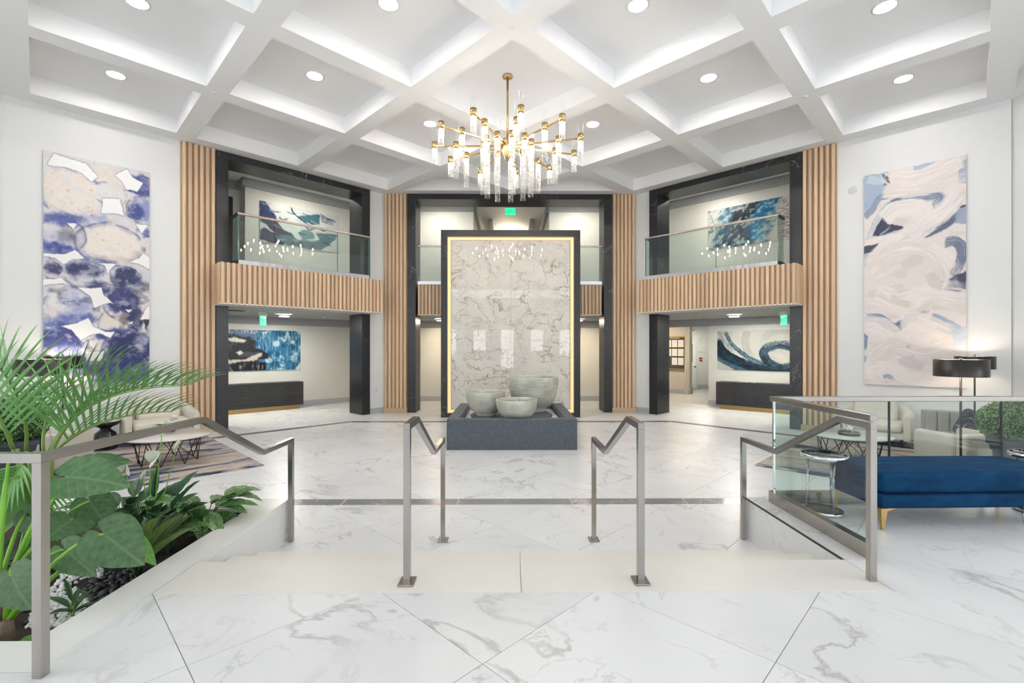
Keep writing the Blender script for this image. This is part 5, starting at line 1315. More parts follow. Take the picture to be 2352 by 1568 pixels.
# ---- acrylic and chrome drink tables on the raised floor
def drink_table(x, y, label):
    c = empty('drink_table', (x, y, ZU+.001), label=label, cat='side table', group='acrylic drink tables')
    r, h = .17, .48
    MB().lathe([(.001, 0), (r*.8, 0), (r*.8, .022), (.001, .022)], 36).build('base', M['bronze'], c); MB().lathe([(r*.8, 0), (r*.83, .001), (r*.83, .025), (r*.8, .026)], 36).build('base_ring', M['chrome'], c)
    MB().lathe([(.001, h-.02), (r*.96, h-.02), (r*.96, h), (.001, h)], 40).build('table_top', M['topglass'], c); MB().lathe([(r*.96, h-.03), (r, h-.028), (r, h+.003), (r*.96, h+.004)], 40).build('top_ring', M['chrome'], c)
    for a in (.5, 2.6, 4.7): MB().cyl((.115*math.cos(a), .115*math.sin(a), .02), (.115*math.cos(a), .115*math.sin(a), h-.02), .013, 12).build('leg', M['acrylic'], c)
    return c
M['topglass'] = simple('smoked_mirror', (.03, .03, .028, 1), .03, spec=1.0)
drink_table(2.62, 3.86, 'acrylic drink table with smoked round top left of the blue bench')
drink_table(4.40, 3.86, 'acrylic drink table with smoked round top right of the blue bench')

# ---- blue velvet bench
bn = empty('velvet_bench', (2.765, 3.44, ZU+.001), math.radians(1.2), 'long blue velvet bench with brass legs in front of the glass guard', 'bench')
BL, BD = 1.50, .56
puff(0, BL, .0, BD, .165, .268, .018, seg=2, n=4).build('seat_base', M['velvet'], bn)
puff(.004, BL-.004, .004, BD-.004, .272, .432, .045, .018).build('seat_cushion', M['velvet'], bn)
for x, sx in ((.03, 1), (BL-.03, -1)):
    for y, sy in ((.035, 1), (BD-.035, -1)):
        lg = MB(); a = [(x-sx*.022, y-.02), (x+sx*.03, y-.02), (x+sx*.03, y+.02), (x-sx*.022, y+.02)]; b = [(x-sx*.004, y-.008), (x+sx*.014, y-.008), (x+sx*.014, y+.008), (x-sx*.004, y+.008)]
        lg.add([(p[0], p[1], .164) for p in a]+[(p[0], p[1], 0) for p in b], [(0, 1, 5, 4), (1, 2, 6, 5), (2, 3, 7, 6), (3, 0, 4, 7), (0, 3, 2, 1), (4, 5, 6, 7)])
        lg.add([(x-sx*.02, y-.012, .165), (x+sx*.11, y-.012, .165), (x+sx*.11, y+.012, .165), (x-sx*.02, y+.012, .165), (x+sx*.02, y-.012, .14), (x+sx*.02, y+.012, .14)], [(0, 1, 2, 3), (0, 4, 1), (3, 2, 5), (1, 4, 5, 2), (0, 3, 5, 4)])
        lg.build('leg', M['gold'], bn)

# ---- hall: notice board, door, signs
def inhall(name, s, d, z, label, cat): return empty(name, mat4=FR @ Matrix.Translation((s, d, z)), label=label, cat=cat)
nb = inhall('notice_board', -1.68, 5.9, 1.55, 'gold framed dark notice board with white sheets in the hall', 'notice board')
MB().box(-.40, .40, -.02, 0, -.60, .60).build('board', simple('notice_felt', (.05, .047, .045, 1), .8), nb)
MB().box(-.45, -.40, -.045, 0, -.65, .65).box(.40, .45, -.045, 0, -.65, .65).box(-.40, .40, -.045, 0, .60, .65).box(-.40, .40, -.045, 0, -.65, -.60).build('board_frame', M['gold'], nb)
for r in range(3):
    for c in range(3):
        if r == 2 and c == 0: continue
        MB().box(-.36+c*.25, -.14+c*.25, -.024, -.021, .22-r*.34, .52-r*.34-.02).build('paper_sheet', M['white'], nb)
MB().box(-.2, .2, -.024, -.021, .55, .58).build('header_strip', M['base'], nb)
XD = 8.13
dr = struct('door_2', MB().box(XD-.05, XD, YHE-.05, YHE, 0, 2.12).box(XD-1.0, XD-.95, YHE-.05, YHE, 0, 2.12).box(XD-.95, XD-.05, YHE-.05, YHE, 2.06, 2.12), M['alcove'])
MB().box(XD-.95, XD-.05, YHE-.035, YHE, .01, 2.06).build('door_leaf', M['white'], dr)
MB().box(XD-.32, XD-.20, YHE-.04, YHE-.034, 1.15, 1.90).build('vision_pane', M['black'], dr)
MB().rbox(XD-.20, XD-.09, YHE-.09, YHE-.07, .93, .955, .008).box(XD-.11, XD-.07, YHE-.07, YHE-.035, .90, .98).build('door_handle', M['steel'], dr)
def inend(name, x, z, label, cat): return empty(name, (x, YHE, z), label=label, cat=cat)
fa = inend('fire_alarm_pull', 8.30, 1.25, 'small red fire alarm pull on the hall end wall', 'fire alarm')
MB().rbox(-.06, .06, -.04, 0, -.08, .08, .008).build('housing', simple('alarm_red', (.35, .02, .02, 1), .4), fa); MB().box(-.04, .04, -.048, -.04, -.015, .02).build('pull_handle', M['white'], fa)
stb = inend('alarm_strobe', 8.27, 2.13, 'white alarm strobe beside the hall door', 'alarm strobe')
MB().rbox(-.06, .06, -.05, 0, -.09, .09, .01).build('housing', M['white'], stb); MB().rbox(-.03, .03, -.07, -.05, -.03, .05, .01).build('lens', M['base'], stb)
rs = inend('room_sign', 8.36, 1.58, 'small grey room sign plate beside the hall door', 'sign')
MB().rbox(-.16, .16, -.012, 0, -.025, .0, .003, 1, False).build('rail', M['base'], rs); MB().rbox(-.08, .08, -.01, 0, .005, .07, .003, 1, False).build('plate', M['white'], rs)
ve = inend('wall_vent', XD-.25, 2.52, 'small dark vent plate over the hall door', 'vent')
MB().rbox(-.14, .14, -.03, 0, -.04, .04, .005).build('housing', M['crown'], ve); MB().box(-.11, .11, -.034, -.03, -.012, .012).build('slot', M['black'], ve)
# ---------------------------------------------------------------- planter by the stairs
KX0, KX1, KY0, KY1, KY2, KY3 = -2.20, -1.975, 1.978, 2.19, 3.97, 4.25
pb = empty('planter_bed', ((PX0+KX1)/2, 3.1, 0), label='white stone planter bed let into the raised floor at left', cat='planter')
off = Vector((-(PX0+KX1)/2, -3.1, 0))
def kb(name, mat, *b):
    o = MB().box(*b).build(name, mat, pb); o.location = off; return o
kb('kerb', M['kerb'], KX0, KX1, KY1, KY2, ZU-.04, ZU); kb('kerb', M['kerb'], PX0, KX1, KY0, KY1-.001, ZU-.04, ZU); kb('kerb', M['kerb'], PX0, KX1, KY2+.001, KY3, ZU-.04, ZU); kb('kerb', M['kerb'], PX0, PX0+.2, KY1, KY2, ZU-.04, ZU)
kb('stair_side', M['marble_side'], KX1-.05, KX1, 2.985, KY3, 0, ZU-.041); kb('rear_side', M['marble_side'], PX0, KX1-.05, KY3-.05, KY3, 0, ZU-.041)
kb('liner', M['black'], KX0-.02, KX0, KY1, KY2, .12, ZU-.03); kb('liner', M['black'], PX0, KX0, KY1, KY1+.02, .12, ZU-.03); kb('liner', M['black'], PX0, KX0, KY2-.02, KY2, .12, ZU-.03)
kb('bed_filling', M['grout'], PX0+.2, KX0-.02, KY1, KY2, 0, .13)
ZSOIL = .235
M['soil'] = simple('potting_soil', (.045, .032, .024, 1), .95, noise=.5, nscale=90, bump=.8)
P = []
for i in range(61):
    row = []
    for j in range(37):
        x = PX0+.2+(KX0-.02-PX0-.2)*i/60; y = KY1+.02+(KY2-KY1-.04)*j/36
        row.append((x, y, ZSOIL+.02*math.sin(x*7+1.3*y)+.015*math.sin(y*9+x)))
    P.append(row)
so = MB().grid(P).build('soil', M['soil'], pb); so.location = off; so['kind'] = 'stuff'
def soil_z(x, y): return ZSOIL+.02*math.sin(x*7+1.3*y)+.015*math.sin(y*9+x)

M['pebble'] = simple('black_pebble', (.04, .042, .048, 1), .3, random_v=.5, noise=.15, nscale=30)
M['chip'] = simple('white_stone_chip', (.80, .80, .78, 1), .7, random_v=.08, noise=.06, nscale=40)
def pebble_mesh(seed, mat, chip=False):
    rnd = random.Random(seed); bm = bmesh.new(); bmesh.ops.create_icosphere(bm, subdivisions=1 if chip else 2, radius=1.0)
    for v in bm.verts:
        k = 1+(rnd.uniform(-.28, .22) if chip else rnd.uniform(-.05, .05)); v.co = Vector((v.co.x*k, v.co.y*.74*k, v.co.z*(.62 if chip else .46)*k))
    me = bpy.data.meshes.new('pebble'); bm.to_mesh(me); bm.free(); me.materials.append(mat)
    me.polygons.foreach_set('use_smooth', [not chip]*len(me.polygons)); return me
pebs = [pebble_mesh(i, M['pebble']) for i in range(5)]; chips = [pebble_mesh(20+i, M['chip'], True) for i in range(6)]
rnd = random.Random(5)
def soil_pt(px, py):
    d = ray(px, py); t = (ZSOIL-CAMZ)/d.z; return d.x*t, d.y*t
placed = []
def scatter(n, region, meshes, size, name, label, cat, group, zoff, lift):
    cnt = 0; tries = 0
    while cnt < n and tries < n*60:
        tries += 1
        px = rnd.uniform(region[0], region[1]); py = rnd.uniform(region[2], region[3])
        if not region[4](px, py): continue
        x, y = soil_pt(px, py)
        if not (PX0+.25 < x < KX0-.035 and KY1+.04 < y < KY2-.04): continue
        s = rnd.uniform(*size)
        if any((x-a)**2+(y-b)**2 < ((s+c)*.5)**2 for a, b, c in placed): continue
        placed.append((x, y, s)); cnt += 1
        o = link(name, rnd.choice(meshes), None, loc=(x, y, soil_z(x, y)+s*zoff), rot=(rnd.uniform(-.3, .3), rnd.uniform(-.3, .3), rnd.uniform(0, 6.3))); o.scale = (s, s, s)
        tag(o, label, cat, group)
# white chips in a diagonal drift, black river pebbles along the kerb
drift = lambda px, py: abs((px-165)-(-(py-1360))*.75) < 52 and not ((px-215)**2/1600+(py-1345)**2/500 < 1)
scatter(210, (60, 235, 1285, 1440, drift), chips, (.014, .026), 'white_stone_chip', 'angular white stone chip in the drift between the planter stems', 'stone', 'white stone chips in the planter', .3, 0)
kerbside = lambda px, py: (px > 175 and (py-1440)+(px-120)*.632 > -52) or (px < 130)
scatter(150, (185, 345, 1270, 1440, kerbside), pebs, (.017, .030), 'black_pebble', 'smooth black river pebble lying along the planter kerb', 'pebble', 'black pebbles in the planter', .3, 0)
scatter(40, (0, 190, 1285, 1450, lambda a, b: True), pebs, (.017, .028), 'black_pebble', 'smooth black river pebble lying among the planter stems', 'pebble', 'black pebbles round the stems', .3, 0)

# ---------------------------------------------------------------- leaves
G = srgb
M['aloc'] = leafmat('elephant_ear_leaf', (.065, .145, .060, 1), (.105, .205, .085, 1), (.15, .25, .125, 1), .38, 6.5, trans=.22)
M['aloc_light'] = leafmat('young_elephant_ear', (.13, .34, .055, 1), (.18, .42, .075, 1), (.26, .5, .16, 1), .4, 6.5, trans=.4)
M['stem'] = simple('fleshy_stem', (.17, .40, .035, 1), .35, noise=.15, nscale=9)
M['lily'] = leafmat('peace_lily_leaf', (.024, .075, .028, 1), (.042, .115, .042, 1), (.055, .14, .06, 1), .3, 12, trans=.12)
M['spathe'] = simple('white_spathe', (.85, .87, .78, 1), .5)
M['spadix'] = simple('cream_spadix', (.62, .58, .38, 1), .7)
M['agl'] = leafmat('aglaonema_leaf', (.030, .11, .030, 1), (.06, .20, .05, 1), (.10, .22, .07, 1), .3, 10, blotch=(.27, .38, .15, 1), trans=.15)
M['silver'] = leafmat('silver_leaf', (.05, .12, .06, 1), (.08, .17, .085, 1), (.5, .58, .5, 1), .35, 10, blotch=(.55, .62, .55, 1), trans=.12)
M['strap'] = leafmat('strap_leaf', (.075, .12, .035, 1), (.12, .18, .05, 1), (.14, .2, .07, 1), .3, 3, trans=.12)
M['palm'] = simple('palm_leaflet', (.15, .35, .10, 1), .36, noise=.3, nscale=6, random_v=.15)
M['rachis'] = simple('palm_rachis', (.16, .26, .05, 1), .45)
M['trunk'] = simple('planter_trunk', (.14, .10, .065, 1), .9, noise=.4, nscale=30, bump=.6)
def leaf_mesh(name, kind, mat, fold=.12, droop=.18, ruffle=.0, waves=7, nx=5, ny=14, seed=0):
    """unit leaf: base at origin, tip at y=1, unit half width"""
    r_ = random.Random(seed); back = .30 if kind == 'heart' else 0.0
    verts, faces, uvs = [], [], []
    ts = np.linspace(-back, 1, ny+1)
    for sgn in (-1, 1):
        b0 = len(verts)
        for t in ts:
            if kind == 'heart':
                if t < 0: o_ = .80*math.sqrt(max(0, 1-(t/back)**2))+.10; i_ = .10*(-t/back)**.6+(.10 if t < -back*.9 else 0)
                else: o_ = .95*(1-t**1.9)**.9*(1+.12*math.sin(t*math.pi*.9)) if t < 1 else 0; i_ = 0
                o_ = max(o_, i_)
            elif kind == 'lance': o_ = max(0, math.sin(math.pi*min(1, t**.85)))**.8; i_ = 0
            elif kind == 'strap': o_ = min(1, .45+t*1.3)*(1-t**6); i_ = 0
            elif kind == 'spoon': o_ = max(0, math.sin(math.pi*t**.75))**.6; i_ = 0
            for c in np.linspace(0, 1, nx):
                x = sgn*(i_+(o_-i_)*c)
                z = fold*abs(x)*.5 - droop*max(0, t)**2 - .10*droop*(x*x) + ruffle*math.sin(t*waves*2*math.pi+sgn)*c*c*.5
                verts.append((x*.5, t, z)); uvs.append((x*.5, t))
        n = nx
        for k in range(len(ts)-1):
            for i in range(nx-1):
                q = (b0+k*n+i, b0+k*n+i+1, b0+(k+1)*n+i+1, b0+(k+1)*n+i); faces.append(q if sgn > 0 else q[::-1])
    me = bpy.data.meshes.new(name); me.from_pydata(verts, [], faces); me.materials.append(mat)
    me.polygons.foreach_set('use_smooth', [True]*len(faces))
    ul = me.uv_layers.new(name='UVMap'); li = np.empty(len(me.loops), int); me.loops.foreach_get('vertex_index', li)
    ul.data.foreach_set('uv', np.array(uvs, np.float32)[li].ravel()); return me
def leaf_at(name, me, plant, base, tip, width, nhint=(0, -.4, .9)):
    base, tip = Vector(base), Vector(tip); y = tip-base; ln = y.length; y.normalize(); n = Vector(nhint).normalized()
    x = y.cross(n); x.normalize(); z = x.cross(y)
    m = Matrix(((x.x*width, y.x*ln, z.x*ln, base.x), (x.y*width, y.y*ln, z.y*ln, base.y), (x.z*width, y.z*ln, z.z*ln, base.z), (0, 0, 0, 1)))
    return link(name, me, plant, mat4=plant.matrix_basis.inverted() @ m)
def plant_root(name, px, py, label, cat='plant', group=None):
    x, y = soil_pt(px, py); x = min(x, KX0-.08); return plant_at(name, x, min(max(y, KY1+.1), KY2-.1), label, cat, group)
def plant_at(name, x, y, label, cat='plant', group=None, z=None):
    o = empty(name, (x, y, soil_z(x, y)-.005 if z is None else z), label=label, cat=cat, group=group); o.matrix_basis = Matrix.Translation(o.location); return o
def stem(plant, pts, r, mat, name='stem', n=8):
    pts = [Vector(p) for p in pts]
    if len(pts) == 3:
        a, b, c = pts; pts = [a*(1-t)**2+b*2*t*(1-t)+c*t*t for t in np.linspace(0, 1, 9)]
    rad = [r[0]+(r[1]-r[0])*i/(len(pts)-1) for i in range(len(pts))]
    return MB().tube([p-plant.location for p in pts], rad, n).build(name, mat, plant)

# ---- elephant ears
heart = [leaf_mesh('leaf', 'heart', M['aloc'], .10, .22, .05, 6, seed=1), leaf_mesh('leaf', 'heart', M['aloc'], .16, .30, .03, 5, seed=2)]
heartl = leaf_mesh('leaf', 'heart', M['aloc_light'], .12, .2, .04, 6, seed=3)
def ear(root, label, leaves, trunk=None):
    p = plant_at('elephant_ear', root[0], root[1], label, 'plant', 'elephant ear plants')
    top = Vector((root[0], root[1], p.location.z+.10))
    if trunk: stem(p, [p.location, p.location+Vector((trunk[0], trunk[1], trunk[2]))], (.035, .028), M['trunk'], 'trunk', 10); top = p.location+Vector(trunk)
    for (bx, by, bY), (tx, ty, tY), w, nh, light in leaves:
        b, t = at(bx, by, bY), at(tx, ty, tY)
        leaf_at('leaf', heartl if light else random.choice(heart), p, b, t, w, nh)
        mid = (top+b)/2+Vector((0, 0, .16))+(b-top)*.05
        stem(p, [top+Vector((random.uniform(-.012, .012), random.uniform(-.012, .012), -.02)), mid, b], (.0135, .0065), M['stem'])
    return p
ear((-2.72, 2.52), 'tall elephant ear plant with broad pale veined leaves behind the post', [
    ((155, 1095, 2.62), (286, 1098, 2.66), .30, (.0, -.62, .78), 0), ((22, 1042, 2.45), (104, 1036, 2.62), .30, (0, .45, .9), 1), ((168, 1192, 2.68), (100, 1232, 2.5), .26, (.25, -.85, .45), 0),
    ((206, 1150, 2.78), (248, 1212, 2.72), .20, (.5, -.7, .5), 0), ((12, 1100, 2.6), (42, 1092, 2.7), .10, (0, -.5, .8), 1), ((62, 1180, 2.8), (84, 1230, 2.75), .16, (-.3, -.7, .6), 0), ((190, 1072, 2.85), (298, 1046, 2.95), .22, (0, -.5, .86), 0)], (.02, -.02, .16))
ear((-2.48, 2.34), 'low elephant ear plant with leaning brown trunk by the front kerb', [
    ((238, 1226, 2.45), (322, 1290, 2.40), .27, (.15, -.72, .68), 0), ((26, 1322, 2.28), (58, 1402, 2.22), .21, (.1, -.9, .4), 0), ((150, 1262, 2.5), (208, 1318, 2.45), .17, (-.2, -.6, .75), 0), ((296, 1236, 2.62), (360, 1292, 2.6), .11, (.2, -.5, .8), 1)], (-.05, .04, .15))

# ---- palm
pal = plant_at('palm', -3.02, 3.12, 'large feathery palm arching over the planter', 'palm')
def frond(P0, P1, P2, P3, ln, n=26, seed=0):
    rn = random.Random(seed); P0, P1, P2, P3 = [Vector(p) for p in (P0, P1, P2, P3)]
    def B(t): return P0*(1-t)**3+P1*3*t*(1-t)**2+P2*3*t*t*(1-t)+P3*t**3
    pts = [B(t)-pal.location for t in np.linspace(0, 1, 18)]
    mb = MB(); mb.cur = 1; mb.tube(pts, [.011*(1-.85*k/17)+.001 for k in range(18)], 6); mb.cur = 0
    for k in range(n):
        t = .20+.80*(k/(n-1))**.92; p = B(t)-pal.location; tg = (B(min(1, t+.01))-B(max(0, t-.01))).normalized()
        side = tg.cross(Vector((0, 0, 1)))
        if side.length < .2: side = Vector((1, 0, 0))
        side.normalize(); up_ = side.cross(tg).normalized()
        l = ln*1.5*(.55+.75*math.sin(math.pi*min(1, .18+t*.78)))*rn.uniform(.9, 1.08)
        for sg in (-1, 1):
            d = (tg*(.75+.35*t)+side*sg*(.85-.35*t)+up_*.70).normalized(); w = .0105*rn.uniform(.85, 1.15); wd = d.cross(up_).normalized()
            row = []; m = 6
            for j in range(m+1):
                s_ = j/m; q = p+d*l*s_+Vector((0, 0, -.22*l*s_*s_)); ww = w*(1-s_**2.2)*(.6+.4*min(1, s_*4)); row.append([q-wd*ww+up_*ww*.6, q, q+wd*ww+up_*ww*.6])
            mb.grid(row)
    return mb.build('frond', [M['palm'], M['rachis']], pal)
crown_ = [(-2.98, 3.10, .55)]
def fr(b, c1, c2, e, ln=.27, n=26, seed=0): frond(at(*b), at(*c1), at(*c2), at(*e), ln, n, seed)
fr((118, 1040, 3.05), (150, 960, 3.05), (215, 890, 3.0), (425, 885, 2.9), .27, 18, 1)
fr((122, 1042, 3.1), (170, 985, 3.1), (270, 945, 3.1), (395, 945, 3.1), .22, 16, 2)
fr((112, 1040, 3.2), (160, 930, 3.3), (260, 880, 3.4), (440, 882, 3.5), .28, 17, 3)
fr((30, 1030, 3.0), (10, 980, 2.9), (-20, 900, 2.8), (-90, 850, 2.7), .27, 14, 4)
fr((60, 1035, 3.1), (70, 930, 3.0), (20, 850, 2.9), (-60, 790, 2.8), .27, 14, 6)
fr((100, 1040, 3.2), (90, 950, 3.3), (140, 870, 3.4), (260, 835, 3.5), .27, 15, 7)
fr((60, 1050, 3.0), (40, 1080, 2.9), (20, 1120, 2.85), (-20, 1190, 2.8), .20, 22, 9)
fr((80, 1050, 3.2), (90, 1090, 3.2), (80, 1150, 3.1), (60, 1220, 3.1), .20, 22, 10)
for k, (px, py) in enumerate(((118, 1040), (112, 1040), (30, 1030), (60, 1035), (40, 1030), (100, 1040))):
    a = at(px, py, 3.08); stem(pal, [pal.location+Vector((random.uniform(-.05, .05), random.uniform(-.05, .05), 0)), (pal.location+a)/2+Vector((0, 0, .05)), a], (.016, .011), M['rachis'], 'stalk', 6)

# ---- peace lily
lance = [leaf_mesh('leaf', 'lance', M['lily'], .3, .25, .02, 3, seed=4), leaf_mesh('leaf', 'lance', M['lily'], .2, .4, .03, 3, seed=5)]
def tuft(root, label, name, meshes, n, ln, wd, spread, zlift, seed, group=None, stemmat='stem', elev=(.35, 1.2), cat='plant'):
    p = plant_at(name, root[0], root[1], label, cat, group); rn = random.Random(seed)
    for k in range(n):
        a = k*2.399+rn.uniform(-.3, .3); e = rn.uniform(*elev); l = rn.uniform(*ln); h = rn.uniform(*zlift)
        b = p.location+Vector((math.cos(a)*spread*h, math.sin(a)*spread*h, h)); d = Vector((math.cos(a)*math.cos(e), math.sin(a)*math.cos(e), math.sin(e)))
        leaf_at('leaf', rn.choice(meshes), p, b, b+d*l, rn.uniform(*wd), Vector((-math.cos(a)*math.sin(e), -math.sin(a)*math.sin(e), math.cos(e)))+Vector((0, -.25, 0)))
        if h > .05: stem(p, [p.location+Vector((rn.uniform(-.02, .02), rn.uniform(-.02, .02), 0)), p.location+(b-p.location)*.5+Vector((0, 0, h*.12)), b], (.004, .003), M[stemmat], 'stem', 6)
    return p
pl = tuft((-2.62, 3.45), 'peace lily with dark leaves and white flowers under the handrail', 'peace_lily', lance, 30, (.17, .26), (.065, .10), .55, (.16, .42), 8, stemmat='lily')
spa = leaf_mesh('flower_spathe', 'spoon', M['spathe'], .5, -.15, 0, 3, seed=6)
for (bx, by, bY), (tx, ty, tY), w in (((345, 1062, 3.4), (378, 1035, 3.35), .11), ((287, 1085, 3.35), (292, 1052, 3.3), .13), ((405, 1032, 3.5), (418, 1006, 3.5), .03), ((330, 1102, 3.3), (340, 1075, 3.28), .03), ((372, 1000, 3.45), (384, 990, 3.4), .04)):
    b, t = at(bx, by, bY), at(tx, ty, tY); f_ = leaf_at('flower_spathe', spa, pl, b, t, w, (.2, -.9, .3))
    stem(pl, [pl.location, (pl.location+b)/2+Vector((0, 0, .06)), b], (.0035, .003), M['stem'], 'flower_stalk', 6)
    stem(pl, [b+Vector((0, -.012, .006)), b+(t-b)*.55+Vector((0, -.014, 0))], (.006, .004), M['spadix'], 'spadix', 6)

# ---- variegated aglaonema, strap-leaved and small plants
agl = [leaf_mesh('leaf', 'spoon', M['agl'], .25, .5, .03, 4, seed=7), leaf_mesh('leaf', 'lance', M['agl'], .2, .45, .03, 4, seed=8)]
tuft((-2.42, 3.72), 'bushy variegated green aglaonema at the far planter corner', 'aglaonema', agl, 26, (.21, .30), (.10, .14), .5, (.12, .33), 11, stemmat='agl', elev=(-.1, 1.0))
tuft((-2.50, 3.48), 'variegated green aglaonema leaning over the kerb', 'aglaonema', agl, 14, (.18, .25), (.08, .115), .5, (.08, .24), 12, stemmat='agl', elev=(-.05, .9))
sil = [leaf_mesh('leaf', 'lance', M['silver'], .2, .25, .02, 3, seed=9)]
tuft((-2.52, 3.32), 'silver and green striped plant between lily and strap leaves', 'silver_plant', sil, 12, (.16, .24), (.04, .055), .35, (.05, .20), 13, stemmat='silver', elev=(.7, 1.4))
strap = [leaf_mesh('leaf', 'strap', M['strap'], .35, .28, .0, 3, seed=10), leaf_mesh('leaf', 'lance', M['strap'], .35, .4, .0, 3, seed=11)]
tuft((-2.40, 3.06), 'olive green strap-leaved plant arching over the kerb', 'strap_plant', strap, 12, (.38, .52), (.050, .068), .1, (.0, .03), 14, elev=(.95, 1.45))
small = [leaf_mesh('leaf', 'lance', M['aloc'], .3, .35, .0, 3, seed=12)]
tuft((-2.40, 2.60), 'small green seedling among the pebbles', 'seedling', small, 7, (.10, .15), (.025, .035), .2, (.03, .10), 15, elev=(.5, 1.2))
tuft((-2.33, 2.27), 'small light green sprout against the front kerb', 'sprout', [leaf_mesh('leaf', 'spoon', M['aloc_light'], .3, .3, 0, 3, seed=13)], 5, (.06, .10), (.05, .06), .3, (.03, .08), 16, elev=(.3, 1.0))
tuft((-2.62, 2.28), 'bright green sprout at the left end of the front kerb', 'sprout', [leaf_mesh('leaf', 'spoon', M['aloc_light'], .3, .3, 0, 3, seed=14)], 7, (.09, .13), (.06, .075), .3, (.02, .08), 17, elev=(.3, 1.0))
tuft((-2.85, 3.55), 'dark leafy lily behind the elephant ears', 'leafy_lily', lance, 22, (.18, .26), (.07, .10), .5, (.12, .38), 18, stemmat='lily')

# ---------------------------------------------------------------- clipped boxwood balls in dark planters
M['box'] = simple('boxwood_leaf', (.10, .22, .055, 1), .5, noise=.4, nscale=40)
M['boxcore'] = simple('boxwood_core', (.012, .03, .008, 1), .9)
M['pot'] = simple('slate_planter', (.030, .036, .048, 1), .45, noise=.15, nscale=9)
def boxwood(x, y, label):
    b = empty('boxwood_planter', (x, y, .001), math.radians(45), label, 'planter', 'boxwood planters')
    t0, t1, h = .29, .35, .70
    v = [(sx*a, sy*a, z) for z, a in ((0, t0), (h-.12, t1-.02), (h-.12, t1), (h-.05, t1+.015), (h-.05, t1+.035), (h, t1+.035), (h, t1-.03), (h-.06, t1-.03)) for sx, sy in ((-1, -1), (1, -1), (1, 1), (-1, 1))]
    f = [(k*4+i, k*4+(i+1) % 4, (k+1)*4+(i+1) % 4, (k+1)*4+i) for k in range(7) for i in range(4)]+[(28, 29, 30, 31), (3, 2, 1, 0)]
    MB().add(v, f).build('pot', M['pot'], b)
    rn = np.random.RandomState(4); n = 7500
    d = rn.normal(size=(n, 3)); d /= np.linalg.norm(d, axis=1)[:, None]; R_ = np.array([.47, .47, .29])
    k = rn.uniform(.93, 1.03, n)[:, None]+.03*np.sin(d[:, :1]*9)*np.cos(d[:, 1:2]*8); pos = d*R_*k+np.array([0, 0, .86])
    nv = d/R_; nv /= np.linalg.norm(nv, axis=1)[:, None]; nv += rn.normal(scale=.55, size=(n, 3)); nv /= np.linalg.norm(nv, axis=1)[:, None]
    a = np.cross(nv, rn.normal(size=(n, 3))); a /= np.linalg.norm(a, axis=1)[:, None]; c = np.cross(nv, a); s = rn.uniform(.010, .017, n)[:, None]
    V = np.stack([pos-a*s, pos+c*s*.6, pos+a*s, pos-c*s*.6], 1).reshape(-1, 3); idx = np.arange(n*4).reshape(-1, 4)
    me = bpy.data.meshes.new('foliage'); me.from_pydata(V.tolist(), [], idx.tolist()); me.materials.append(M['box']); fo = link('foliage', me, b); fo['kind'] = 'stuff'
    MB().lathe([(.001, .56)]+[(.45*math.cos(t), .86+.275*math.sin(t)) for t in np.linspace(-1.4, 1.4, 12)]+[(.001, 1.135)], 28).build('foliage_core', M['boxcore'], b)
    return b
b1 = boxwood(5.96, 5.26, 'clipped boxwood dome in slate planter behind the blue bench')
b2 = copy_tree(b1); b2.location = (-5.78, 5.28, .001); b2['label'] = 'clipped boxwood dome in slate planter behind the palm'

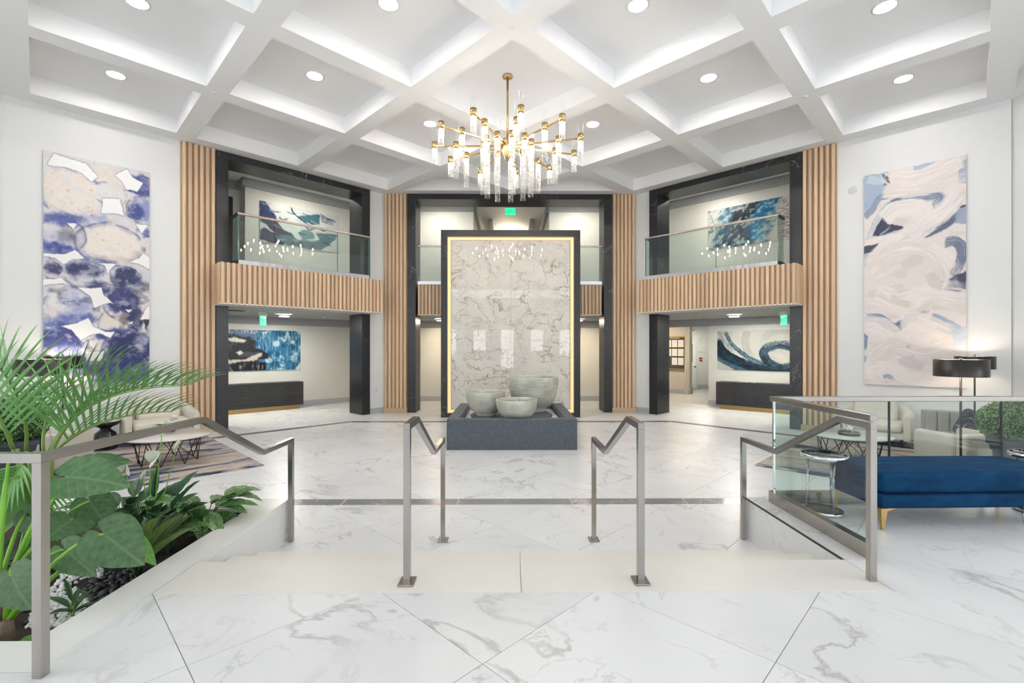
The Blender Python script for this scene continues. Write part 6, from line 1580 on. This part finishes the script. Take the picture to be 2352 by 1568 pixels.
# ---------------------------------------------------------------- flowers on the coffee tables
ztab = .013+.41
orx, ory = at(392, 985, 7.42).x, 7.42
M['petal'] = simple('white_petal', (.80, .79, .76, 1), .6)
oc = empty('orchid_arrangement', (orx, ory, ztab+.001), label='white orchid blooms with dark strap leaves on the left coffee table', cat='flowers'); oc.matrix_basis = Matrix.Translation(oc.location)
MB().lathe([(.001, 0), (.06, 0), (.075, .03), (.07, .05), (.001, .05)], 20).build('bowl', M['bronze'], oc)
for k in range(9):
    a = k*.7; leaf_at('leaf', lance[k % 2], oc, oc.location+Vector((0, 0, .04)), oc.location+Vector((.21*math.cos(a), .21*math.sin(a), .09+.04*(k % 3))), .045)
def bloom(parent, loc, r, seed):
    rn = random.Random(seed); m = MB()
    tilt = Matrix.Rotation(rn.uniform(-.6, .6), 3, 'X') @ Matrix.Rotation(rn.uniform(-.6, .6), 3, 'Y')
    for j in range(5):
        a = j*1.2566+rn.uniform(-.1, .1); row = []
        for t in np.linspace(0, 1, 5):
            w = r*.42*math.sin(math.pi*min(1, t*.9+.08)); c = Vector((math.cos(a), math.sin(a), 0)); s = Vector((-math.sin(a), math.cos(a), 0))
            row.append([tilt @ (c*r*t+s*w*q+Vector((0, 0, r*.35*t*t+abs(q)*w*.2))) for q in (-1, 0, 1)])
        m.grid(row)
    return m.build('bloom', M['petal'], parent, loc=loc)
for k in range(9):
    rn = random.Random(30+k); bloom(oc, (rn.uniform(-.03, .11), rn.uniform(-.06, .06), .10+rn.uniform(0, .11)), .05, k)
trx = at(1950, 990, 7.0).x
tr = empty('tray', (trx, 7.0, ztab+.001), label='round dark tray on the right coffee table', cat='tray')
MB().lathe([(.001, 0), (.14, 0), (.14, .045), (.133, .045), (.13, .008), (.001, .008)], 36).build('tray_body', M['bronze'], tr)
MB().lathe([(.139, .04), (.143, .041), (.143, .048), (.138, .048)], 36).build('tray_rim', M['gold'], tr)
fl = empty('flower_cluster', (trx-.06, 7.0, ztab+.0095), label='white flower cluster lying in the round tray', cat='flowers')
for k in range(6):
    rn = random.Random(50+k); bloom(fl, (rn.uniform(-.045, .04), rn.uniform(-.05, .05), .05+rn.uniform(0, .06)), .05, 20+k)
ge = pebble_mesh(77, simple('brown_geode', (.30, .24, .16, 1), .5, noise=.4, nscale=30), True)
o = link('geode', ge, None, loc=(trx+.05, 7.0, ztab+.04), rot=(.3, .2, .8)); o.scale = (.055, .055, .06); tag(o, 'brown geode beside the white flowers in the tray', 'stone')
